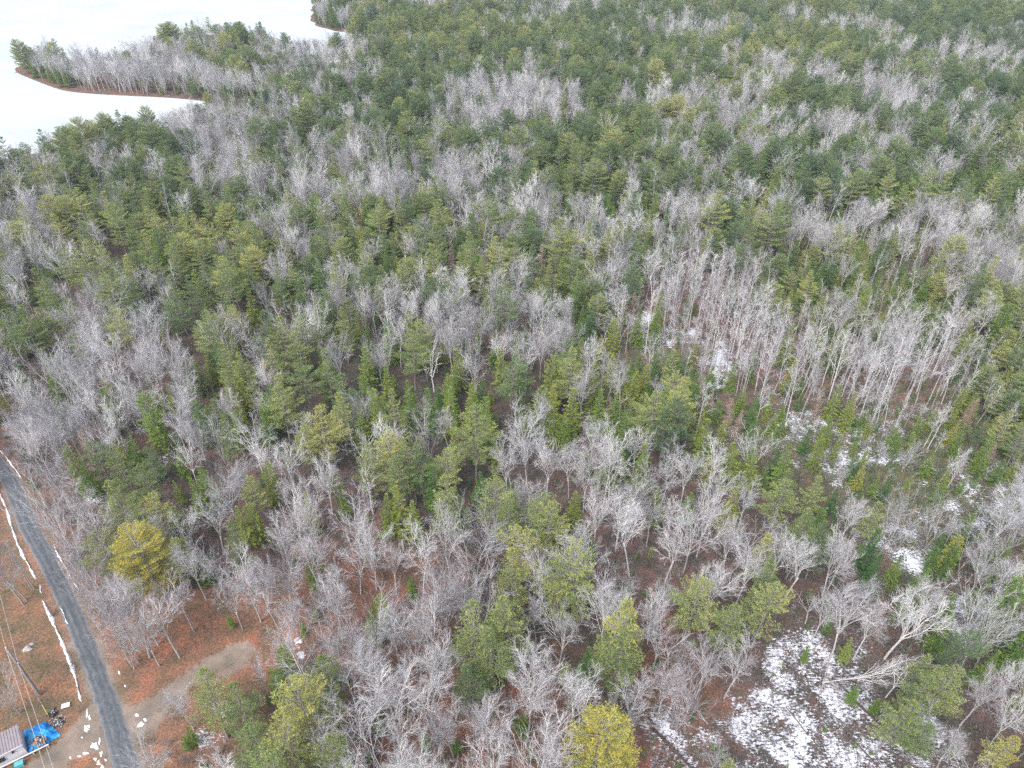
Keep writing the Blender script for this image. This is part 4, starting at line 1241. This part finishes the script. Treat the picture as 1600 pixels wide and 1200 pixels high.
# ------------------------------------------------------------------ masses no one could count: far forest, undergrowth, brushwood
def scatter(name, patterns, rows, **props):
    """rows: x, y, z, rz, scale xy, scale z, tint, pattern, tilt"""
    A = np.array(rows, dtype=np.float64)
    me = bpy.data.meshes.new(name)
    me.from_pydata([tuple(p) for p in A[:, :3]], [], [])
    def fa(nm, ty, val, key='value'):
        a = me.attributes.new(nm, ty, 'POINT')
        a.data.foreach_set(key, np.ascontiguousarray(val).ravel())
    rot = np.stack([A[:, 8], np.zeros(len(A)), A[:, 3]], 1).astype(np.float32)
    fa('rot', 'FLOAT_VECTOR', rot, 'vector')
    fa('scl', 'FLOAT_VECTOR', np.stack([A[:, 4], A[:, 4], A[:, 5]], 1).astype(np.float32), 'vector')
    fa('tint', 'FLOAT', A[:, 6].astype(np.float32))
    fa('pick', 'INT', A[:, 7].astype(np.int32))
    o = obj(name, me, **props)
    ng = bpy.data.node_groups.new(name + '_scatter', 'GeometryNodeTree')
    ng.interface.new_socket('Geometry', in_out='INPUT', socket_type='NodeSocketGeometry')
    ng.interface.new_socket('Geometry', in_out='OUTPUT', socket_type='NodeSocketGeometry')
    N, Lk = ng.nodes, ng.links
    gi, go = N.new('NodeGroupInput'), N.new('NodeGroupOutput')
    join = N.new('GeometryNodeJoinGeometry')
    for pt in patterns:
        oi = N.new('GeometryNodeObjectInfo')
        oi.inputs['Object'].default_value = pt
        oi.inputs['As Instance'].default_value = True
        Lk.new(oi.outputs['Geometry'], join.inputs[0])
    ins = N.new('GeometryNodeInstanceOnPoints')
    def named(nm, ty):
        n = N.new('GeometryNodeInputNamedAttribute')
        n.data_type = ty
        n.inputs['Name'].default_value = nm
        return n.outputs['Attribute']
    Lk.new(gi.outputs[0], ins.inputs['Points'])
    Lk.new(join.outputs[0], ins.inputs['Instance'])
    ins.inputs['Pick Instance'].default_value = True
    Lk.new(named('pick', 'INT'), ins.inputs['Instance Index'])
    e2r = N.new('FunctionNodeEulerToRotation')
    Lk.new(named('rot', 'FLOAT_VECTOR'), e2r.inputs[0])
    Lk.new(e2r.outputs[0], ins.inputs['Rotation'])
    Lk.new(named('scl', 'FLOAT_VECTOR'), ins.inputs['Scale'])
    Lk.new(ins.outputs[0], go.inputs[0])
    md = o.modifiers.new('scatter', 'NODES')
    md.node_group = ng
    return o

FOREST = {'maple': ('hardwood_forest', 'lilac-grey mass of bare hardwoods reaching back to the lake'), 'aspen': ('slender_forest', 'thin pale stems of the slender stands further back'),
          'pine': ('pine_forest', 'olive-green pines filling the far forest'), 'spruce': ('spruce_forest', 'dark green spruces scattered through the far forest'),
          'larch': ('larch_forest', 'pinkish bare larches scattered through the far woods'), 'snag': ('dead_forest', 'grey dead trees scattered through the far woods')}
for k, L in rest.items():
    if not L:
        continue
    h0 = KINDS[k][0]
    rows = [(t['x'], t['y'], 0, t['rz'], t['h'] / h0 * (1.04 + .12 * math.sin(t['x'] * 7)) * (.80 if k == 'maple' else 1), t['h'] / h0, t['tint'], t['pat'], 0) for t in L]
    scatter(FOREST[k][0], PROTO_JOIN[k], rows, kind='stuff', label=FOREST[k][1])

def pattern(name, g, mats):
    return bpy.data.objects.new(name, g.mesh(name, mats))
shrub_p = [pattern('shrub_pattern', shrub(200 + i, 1.7, 9), [M_SHRUB]) for i in range(4)]
slash_p = [pattern('slash_pattern', shrub(220 + i, 1.5, 6, True), [M_SHRUB]) for i in range(4)]
bush_p = [pattern('bush_pattern', (lambda tc: (tc[1].add(tc[0], 1), tc[1])[1])(spruce(240 + i, 2.2, 'rough', 1.3, .8)), [M_SPRUCE, M_PBARK]) for i in range(3)]
RU = random.Random(5)
shr, slash, bush = [], [], []
gxs = []
for yy in np.arange(26, 330, 1.9):
    w = 30 + yy * .82
    for xx in np.arange(-w, w, 1.9 if yy < 200 else 2.6):
        gxs.append((xx + RU.uniform(-.9, .9), yy + RU.uniform(-.9, .9)))
gxs = np.array(gxs)
no = inside(lake_s, gxs[:, 0], gxs[:, 1])
for q, w in ((road_poly, .6), (track_poly, .3), (drive_poly, .3)):
    no |= inside(q, gxs[:, 0], gxs[:, 1]) | (dist_poly(q, gxs[:, 0], gxs[:, 1]) < w)
house_zone = pxpoly([(-60, 1100), (60, 1090), (115, 1090), (115, 1170), (60, 1230), (-60, 1290)])
no |= inside(house_zone, gxs[:, 0], gxs[:, 1])
inlit = inside(litter_poly, gxs[:, 0], gxs[:, 1]) | inside(lawn_poly, gxs[:, 0], gxs[:, 1])
incl = inside(clear_poly, gxs[:, 0], gxs[:, 1])
spx, spy, _ = proj(gxs[:, 0], gxs[:, 1], 0.5)
for i, (x, y) in enumerate(gxs):
    if no[i]:
        continue
    z = zone_at(spx[i], spy[i], RU)
    r = RU.random()
    if inlit[i]:
        if r < .22:
            slash.append((x, y, 0, RU.uniform(0, 6.3), RU.uniform(.3, .8), RU.uniform(.2, .5), RU.uniform(.1, .9), RU.randrange(4), 0))
        elif r < (.62 if spy[i] > 1085 and spx[i] > 210 else .30):
            shr.append((x, y, 0, RU.uniform(0, 6.3), RU.uniform(.4, .7), RU.uniform(.3, .6), RU.uniform(.2, .7), RU.randrange(4), 0))
        continue
    if incl[i] or z == 'x':
        if r < .78:
            slash.append((x, y, 0, RU.gauss(2.4, .5), RU.uniform(.7, 1.3), RU.uniform(.4, .8), RU.uniform(0, .45), RU.randrange(4), 0))
        if RU.random() < .5:
            shr.append((x, y, 0, RU.uniform(0, 6.3), RU.uniform(.4, .8), RU.uniform(.3, .8), RU.uniform(.2, .9), RU.randrange(4), 0))
        if RU.random() < .09:
            bush.append((x, y, 0, RU.uniform(0, 6.3), RU.uniform(.3, .6), RU.uniform(.2, .5), RU.uniform(.3, .7), RU.randrange(3), 0))
        continue
    p = {'P': .4, 'p': .5, 'm': .6, 'b': .7, 'B': .7, 'H': .62, 'h': .6, 'V': .7, 's': .7, 'o': .95, 'L': .35, 'W': 0}[z]
    if r < p:
        shr.append((x, y, 0, RU.uniform(0, 6.3), RU.uniform(.6, 1.35), RU.uniform(.5, 1.5), min(1, max(0, RU.gauss(.5, .25))), RU.randrange(4), 0))
    if RU.random() < {'o': .62, 's': .5, 'm': .25, 'p': .27, 'P': .25, 'H': .15, 'h': .10, 'V': .08, 'L': .02}.get(z, .22):
        bush.append((x, y, 0, RU.uniform(0, 6.3), RU.uniform(.4, 1.3), RU.uniform(.4, 1.5), RU.uniform(.05, .6), RU.randrange(3), 0))
scatter('undergrowth', shrub_p, shr, kind='stuff', label='brownish leafless brush under the trees')
scatter('brushwood', slash_p, slash, kind='stuff', label='dark cut branches strewn over the snowy clearing')
scatter('evergreen_undergrowth', bush_p, bush, kind='stuff', label='low green evergreen scrub between the trees')
# ------------------------------------------------------------------ yard objects, pole and wires, fallen wood
M_WALL = simple_mat('white_siding', (.74, .74, .76), .6, .06, 4.0)
M_GLASS = simple_mat('dark_window', (.05, .05, .06), .2, .2, 2.0)
M_WOOD = simple_mat('weathered_wood', (.23, .20, .18), .9, .35, 3.0, .4)
M_POLE = simple_mat('grey_pole_wood', (.27, .27, .28), .9, .25, 2.5, .3)
M_WIRE = simple_mat('aluminium_wire', (.50, .45, .43), .6, .1, 2.0)
M_PORC = simple_mat('white_insulator', (.78, .78, .78), .3, .05, 5.0)
M_YEL = simple_mat('yellow_plastic', (.62, .50, .16), .5, .1, 3.0)
M_ROCK = simple_mat('grey_rock', (.36, .34, .34), .9, .35, 5.0, .6)
M_DARK = simple_mat('charred_scrap', (.045, .045, .05), .8, .6, 7.0, .3)
M_PALE = simple_mat('pale_scrap', (.42, .42, .43), .8, .4, 7.0, .3)
M_TEAL = simple_mat('turquoise_plastic', (.12, .42, .46), .5, .15, 3.0)
M_CANV = simple_mat('beige_canvas', (.60, .56, .50), .8, .12, 2.0, .3)
M_LOG = simple_mat('dark_wet_bark', (.085, .065, .06), .9, .45, 4.0, .6)
M_LOGP = simple_mat('pale_dead_wood', (.42, .38, .36), .9, .3, 4.0, .5)
M_CUT = simple_mat('fresh_cut_wood', (.55, .27, .13), .8, .2, 5.0)

# ribbed metal roof
m_roof, nt, b = new_mat('mauve_metal_roof', .45)
tc = node(nt, 'ShaderNodeTexCoord')
f = noise(nt, 1.5, 5, tc.outputs['Object'])
r = ramp(nt, [(.3, (.235, .205, .225)), (.7, (.31, .275, .295))])
nt.links.new(f, r.inputs[0])
nt.links.new(r.outputs[0], b.inputs['Base Color'])

def box_between(g, o, ex, ey, ez, mat=0):
    """box from corner o along three edge vectors"""
    b0 = len(g.v)
    for k in range(8):
        g.v.append(o + ex * (k & 1) + ey * ((k >> 1) & 1) + ez * ((k >> 2) & 1))
    for f_ in ((0, 2, 3, 1), (4, 5, 7, 6), (0, 1, 5, 4), (2, 6, 7, 3), (0, 4, 6, 2), (1, 3, 7, 5)):
        g.f.append(tuple(b0 + i for i in f_))
        g.t.append(.5)
        g.m.append(mat)

B0 = at(44, 1177, 0)
dl_ = (at(8, 1196, 0) - B0).normalized()           # along the wall, away from the road
bk = Vector((-dl_.y, dl_.x, 0))
if bk.dot(at(29, 1142, 2.2) - B0) < 0:
    bk = -bk
depth = 2.35
LEN = 8.5
sh = thing('shed', 'narrow white shed with ribbed mauve metal roof beside the blue tarp', 'shed', (B0.x, B0.y, 0))
g = Geo()
box_between(g, Vector((0, 0, -.2)), dl_ * LEN, bk * depth, UP * 2.35)
obj('wall', g.mesh('shed_wall', [M_WALL]), sh)
g = Geo()
o_ = -bk * .22 - dl_ * .18 + UP * 2.16
ex, ey = dl_ * (LEN + .36), bk * (depth + .45) + UP * .34
box_between(g, o_, ex, ey, UP * .06)
n_r = 30
for i in range(n_r):
    box_between(g, o_ + ex * ((i + .3) / n_r) + UP * .06, dl_ * .05, ey, UP * .045)
rf = obj('roof', g.mesh('shed_roof', [m_roof]), sh)
g = Geo()
box_between(g, o_ - bk * .045 - UP * .06, ex, bk * .04, UP * .17)
obj('fascia', g.mesh('shed_fascia', [M_WALL]), rf)
for wx, ww in ((1.9, .8), (3.6, .9), (6.0, 1.0)):
    g = Geo()
    box_between(g, dl_ * wx - bk * .03 + UP * .75, dl_ * ww, bk * .02, UP * .85)
    w_ = obj('window', g.mesh('shed_window', [M_GLASS]), sh)
    g = Geo()
    for q in (0, 1):
        box_between(g, dl_ * (wx + q * (ww + .05) - .05) - bk * .05 + UP * .70, dl_ * .05, bk * .045, UP * .95)
        box_between(g, dl_ * wx - bk * .05 + UP * (.70 + q * .90), dl_ * ww, bk * .045, UP * .05)
    obj('frame', g.mesh('window_frame', [M_WALL]), w_)
g = Geo()
box_between(g, dl_ * .9 - bk * .16 + UP * 1.45, dl_ * .22, bk * .15, UP * .28)
obj('lamp', g.mesh('wall_lamp', [M_DARK]), sh)

# blue tarp tied over the end of the shed and a heap
m_tarp, nt, b = new_mat('blue_tarp', .38)
tc = node(nt, 'ShaderNodeTexCoord')
f = noise(nt, .9, 5, tc.outputs['Object'], .6)
r = ramp(nt, [(.36, (.012, .15, .62)), (.5, (.02, .30, .78)), (.62, (.10, .50, .80))])
nt.links.new(f, r.inputs[0])
nt.links.new(r.outputs[0], b.inputs['Base Color'])
def tarp_mesh():
    P = [at(37, 1143, 0), at(71, 1127, 0), at(97, 1149, 0), at(45, 1177, 0)]
    n = 30
    vs, fs = [], []
    RR = random.Random(4)
    for i in range(n + 1):
        for j in range(n + 1):
            u, v = i / n, j / n
            p = (P[0] * (1 - u) + P[1] * u) * (1 - v) + (P[3] * (1 - u) + P[2] * u) * v
            e = min(u * 5, v * 5, (1 - u) * 5, (1 - v) * 5, 1)
            z = .06 + e * (.55 * (1 - u) ** .7 + .25 + .10 * math.sin(u * 9 + v * 3) + .08 * math.sin(v * 13 + u * 5) + .04 * math.sin(u * 31 - v * 17))
            wob = .10 * (1 - e)
            vs.append((p.x + RR.uniform(-wob, wob) - B0.x, p.y + RR.uniform(-wob, wob) - B0.y, z + RR.uniform(-.015, .015)))
    for i in range(n):
        for j in range(n):
            a = i * (n + 1) + j
            fs.append((a, a + 1, a + n + 2, a + n + 1))
    me = bpy.data.meshes.new('tarp')
    me.from_pydata(vs, [], fs)
    me.materials.append(m_tarp)
    me.update()
    if me.polygons[40].normal.z < 0:
        me.flip_normals()
    me.polygons.foreach_set('use_smooth', np.ones(len(fs), bool))
    return me
tp = obj('tarp', tarp_mesh(), label='wrinkled bright blue tarp spread out beside the white shed', category='tarp')
tp.location = (B0.x, B0.y, 0)

def heap(name, px, py, rad, hh, n, mats, label, cat, base=0.0, seed=1, ln=(.15, .6)):
    RR = random.Random(seed)
    c = at(px, py, base)
    g = Geo()
    for i in range(n):
        a, q = RR.uniform(0, 6.28), abs(RR.gauss(0, .5))
        x, y = math.cos(a) * rad * q, math.sin(a) * rad * q * .8
        z = hh * max(0, 1 - q) * RR.uniform(.2, 1)
        L = RR.uniform(*ln)
        d = (rvec(RR) * Vector((1, 1, .35))).normalized()
        s1 = d.cross(UP).normalized()
        s2 = d.cross(s1)
        w, t = RR.uniform(.04, .16), RR.uniform(.03, .1)
        box_between(g, Vector((x, y, z + .02)) - d * L / 2, d * L, s1 * w, s2 * -t, RR.randrange(len(mats)))
    o = obj(name, g.mesh(name, mats), label=label, category=cat)
    o.location = (c.x, c.y, base)
    return o
heap('scrap_pile', 60, 1159, .95, .45, 150, [M_WOOD, M_DARK, M_PALE, M_CUT], 'brown and grey heap of scraps lying on the blue tarp', 'scrap pile', .62, 3, (.12, .4))
heap('rubble_pile', 90, 1130, .85, .6, 170, [M_DARK, M_PALE, M_DARK, M_ROCK], 'black and grey junk heap behind the blue tarp', 'junk pile', 0, 5, (.12, .45))
heap('branch_pile', 83, 1116, .7, .3, 80, [M_DARK, M_PALE, M_DARK], 'small black junk heap between rubble heap and white board', 'junk pile', 0, 6, (.15, .6))

g = Geo()
a_, b_ = at(0, 1201, .45), at(76, 1164, .45)
d_ = (b_ - a_).normalized()
box_between(g, Vector((0, 0, 0)) - d_ * 3, d_ * ((b_ - a_).length + 3), Vector((-d_.y, d_.x, 0)) * .13, UP * .08)
for q in (.0, .33, .66, .97):
    box_between(g, d_ * (b_ - a_).length * q + UP * -.46, d_ * .08, Vector((-d_.y, d_.x, 0)) * .08, UP * .46)
rl = obj('rail', g.mesh('rail', [M_WALL]), label='long white rail running along the front of the shed and tarp', category='rail')
rl.location = (a_.x, a_.y, .45)

bx = thing('storage_bin', 'turquoise plastic bin below the white rail by the shed', 'bin', at(32, 1196, 0), .5)
g = Geo()
g.box((0, 0, 0), .85, .55, .5)
obj('body', g.mesh('bin_body', [M_TEAL]), bx)
g = Geo()
g.box((0, 0, .503), .92, .62, .07)
obj('lid', g.mesh('bin_lid', [M_TEAL]), bx)

g = Geo()
g.box((0, 0, .12), .95, .62, .05, .35)
g.box((0, 0, 0), .3, .3, .12, .35)
bd = obj('board', g.mesh('board', [M_WALL]), label='white rectangular board lying on the brown grass', category='board')
bd.location = at(103, 1103, 0)

def rock(name, px, py, r0, label, seed=1):
    RR = random.Random(seed)
    bm_v, n, m = [], 10, 7
    g = Geo()
    for i in range(m + 1):
        for j in range(n):
            th, ph = math.pi * i / m, 2 * math.pi * j / n
            k = r0 * (1 + .18 * math.sin(3 * ph + seed) * math.sin(th) + RR.uniform(-.07, .07))
            g.v.append(Vector((k * math.sin(th) * math.cos(ph) * 1.25, k * math.sin(th) * math.sin(ph), k * math.cos(th) * .7)))
    for i in range(m):
        for j in range(n):
            g.f.append((i * n + j, (i + 1) * n + j, (i + 1) * n + (j + 1) % n, i * n + (j + 1) % n))
            g.t.append(.5)
            g.m.append(0)
    o = obj(name, g.mesh(name, [M_ROCK]), label=label, category='boulder')
    c = at(px, py, 0)
    o.location = (c.x, c.y, r0 * .3)
rock('boulder', 44, 1015, .5, 'pale grey boulder sitting on the brown lawn', 2)
rock('boulder', 50, 1007, .26, 'small grey stone touching the boulder on the lawn', 5)

# utility pole
pb = at(62, 1085, 0)
PH = 10.0
def pole(loc, label, first=True):
    t = thing('utility_pole', label, 'utility pole', loc, 0, 'utility poles along the wires')
    g = Geo()
    g.tube([Vector((0, 0, -.4)), Vector((.0, 0, 3)), Vector((.02, 0, 7)), Vector((0, 0, PH))], [.17, .16, .135, .115], 10, .5)
    obj('pole', g.mesh('pole_shaft', [M_POLE], True), t)
    for z, nm in ((PH + .02, 'insulator'), (6.9, 'insulator')):
        g = Geo()
        c = Vector((0, 0, z)) if z > 9 else Vector((.16, 0, z))
        g.tube([c, c + UP * .08, c + UP * .1, c + UP * .2, c + UP * .24], [.06, .06, .09, .08, .04], 8)
        obj(nm, g.mesh('insulator', [M_PORC]), t)
    return t
UPO = pole(pb, 'grey wooden utility pole standing on the brown lawn')
def xyline(p, q, z):
    return Vector((q.x - p.x, q.y - p.y, 0)).normalized()
top = pb + UP * (PH + .22)
dirA = xyline(pb, at(-4, 962, 10.0), 0)
dirB = xyline(pb, at(72, 1205, 9.6), 0)
ends = [pb + dirA * 46, pb + dirB * 46]
pole(ends[0], 'grey utility pole further up the wires, outside the frame')
pole(ends[1], 'grey utility pole further down the wires, outside the frame')
def wire(name, a, b3, sag, label):
    g = Geo()
    n = 26
    pts = []
    for i in range(n + 1):
        u = i / n
        p = a.lerp(b3, u)
        p.z -= sag * 4 * u * (1 - u)
        pts.append(p - a)
    g.tube(pts, [.022] * (n + 1), 5)
    o = obj(name, g.mesh(name, [M_WIRE]), label=label, category='power line')
    o.location = a
for z, off, nm in ((PH + .25, 0, 'upper'), (7.1, .16, 'lower')):
    for e_, w_ in ((ends[0], 'away up the road'), (ends[1], 'over the shed and tarp')):
        wire('power_line', pb + UP * z + Vector((off, 0, 0)), e_ + UP * z + Vector((off, 0, 0)), .5, '%s wire from the utility pole running %s' % (nm, w_))
ga_ = at(76, 1119, 0)
g = Geo()
p7 = Vector((.1, 0, 6.6))
gl = ga_ - pb
g.tube([p7, gl], [.014, .014], 4)
gw = obj('guy_wire', g.mesh('guy_wire', [M_WIRE]), UPO)
g = Geo()
g.tube([gl, gl.lerp(p7, .22)], [.05, .05], 6)
obj('guard', g.mesh('guy_guard', [M_YEL]), gw)

# canvas sheet at the bottom edge
P_ = [at(597, 1190, 0), at(640, 1194, 0), at(655, 1222, 0), at(588, 1222, 0)]
n = 16
vs, fs = [], []
for i in range(n + 1):
    for j in range(n + 1):
        u, v = i / n, j / n
        p = (P_[0] * (1 - u) + P_[1] * u) * (1 - v) + (P_[3] * (1 - u) + P_[2] * u) * v
        e = min(u * 4, v * 4, (1 - u) * 4, (1 - v) * 4, 1)
        nt_ = .8 * max(0, 1 - abs(u - .38) * 6) * max(0, 1 - v * 2.6)
        p = p + (at(612, 1200, 0) - p) * nt_ * .6
        vs.append((p.x - P_[0].x, p.y - P_[0].y, .08 + e * (.8 - .5 * abs(u - .55)) + .05 * math.sin(u * 20 + v * 9)))
for i in range(n):
    for j in range(n):
        a = i * (n + 1) + j
        fs.append((a, a + n + 1, a + n + 2, a + 1))
me = bpy.data.meshes.new('canvas_sheet')
me.from_pydata(vs, [], fs)
me.materials.append(M_CANV)
me.update()
if me.polygons[0].normal.z < 0:
    me.flip_normals()
cs = obj('canvas_sheet', me, label='pale beige canvas sheet draped on the leaves at the bottom edge', category='canvas sheet')
cs.location = (P_[0].x, P_[0].y, 0)

# fallen logs: photo ends, radius, material, label
LOGS = [(978, 1131, 1030, 1134, .17, 1, 'pale fallen log with orange cut end below the tallest pine'),
        (1020, 1138, 1088, 1208, .22, 0, 'thick dark log pointing into the snow below the root tangle'),
        (1000, 1108, 1022, 1132, .2, 0, 'short dark log in the tangle under the tallest pine'),
        (1300, 1058, 1348, 1105, .11, 0, 'dark log at the upper part of the snowy clearing'),
        (1338, 1098, 1404, 1160, .14, 0, 'long dark log across the middle of the snowy clearing'),
        (1378, 1168, 1452, 1212, .13, 0, 'dark log at the bottom of the snowy clearing'),
        (1370, 1126, 1398, 1108, .08, 0, 'short dark stick sloping up across the snow'),
        (1322, 1146, 1380, 1205, .1, 0, 'thin dark log beside the long bottom log on snow'),
        (1405, 1120, 1418, 1165, .09, 0, 'dark stick at the outer edge of the snow'),
        (1228, 1105, 1262, 1148, .08, 0, 'thin dark stick at the inner side of the snow'),
        (1282, 1085, 1300, 1010, .07, 1, 'thin pale pole lying at the top of the snow'),
        (1460, 875, 1485, 850, .08, 1, 'thin pale pole on the snow by the twin spruces'),
        (500, 958, 470, 940, .1, 0, 'dark log at the edge of the orange leaf clearing'),
        (850, 1005, 880, 1040, .1, 1, 'pale fallen stem between two pines'),
        (1012, 985, 1034, 1050, .08, 1, 'long thin pale stem leaning beside the tallest pine'),
        (640, 1075, 622, 1110, .09, 0, 'dark log on the red leaves under the hardwoods')]
for x0, y0, x1, y1, r_, pale, lab in LOGS:
    a, b3 = at(x0, y0, r_), at(x1, y1, r_ + .1)
    L = b3 - a
    RR = random.Random(int(x0))
    g = Geo()
    g.tube([Vector((0, 0, 0)), L * .3 + Vector((0, .06, .05)), L * .65 + Vector((.05, -.05, .02)), L], [r_, r_ * .92, r_ * .8, r_ * .6], 8)
    for q in range(5):
        p = L * RR.uniform(.3, .95)
        g.spike(p, p + (rvec(RR) + UP * .6 + L.normalized() * .5).normalized() * RR.uniform(.3, 1.0), .03)
    g.f.append(tuple(range(7, -1, -1)))
    g.t.append(.5)
    g.m.append(1)
    o = obj('fallen_log', g.mesh('fallen_log', [M_LOGP if pale else M_LOG, M_CUT], True), label=lab, category='fallen log')
    o.location = a

# pale dead tree fallen sideways over the clearing
def fallen(px0, py0, px1, py1, h, tint, pat, lab):
    a, b3 = at(px0, py0, .3), at(px1, py1, 1.6)
    t = thing('fallen_tree', lab, 'fallen tree', a)
    t.rotation_euler = (b3 - a).to_track_quat('Z', 'Y').to_euler()
    s_ = (b3 - a).length / 15.0
    t.scale = (s_ * .55, s_ * .55, s_)
    tm_, cm_ = PROTO_MESH['maple'][pat]
    obj('trunk', tm_, t, tint=tint)
    obj('crown', cm_, t, tint=tint)
fallen(1288, 1066, 1455, 1040, 15, .85, 4, 'pale bare tree fallen sideways at the top of the snowy clearing')
fallen(1105, 1130, 1030, 1040, 12, .4, 9, 'grey bent tree lying over the red floor beside the snow')

# ------------------------------------------------------------------ haze over the whole place
hm = bpy.data.materials.new('haze')
hm.use_nodes = True
hn = hm.node_tree
hn.nodes.clear()
vo = hn.nodes.new('ShaderNodeVolumePrincipled')
vo.inputs['Color'].default_value = (.86, .93, 1.0, 1)
vo.inputs['Density'].default_value = 0.00020
vo.inputs['Anisotropy'].default_value = 0.0
ho = hn.nodes.new('ShaderNodeOutputMaterial')
hn.links.new(vo.outputs[0], ho.inputs['Volume'])
g = Geo()
box_between(g, Vector((-4400, -800, -1.5)), Vector((8800, 0, 0)), Vector((0, 4800, 0)), Vector((0, 0, 90)))
hz = bpy.data.meshes.new('haze')
hz.from_pydata([tuple(v) for v in g.v], [], g.f)
hz.materials.append(hm)
obj('haze', hz, kind='stuff')

print('TREES', len(TREES), {k: (sum(1 for t in chosen if t['kind'] == k), len(rest[k])) for k in KINDS}, 'shrubs', len(shr), len(slash), len(bush))
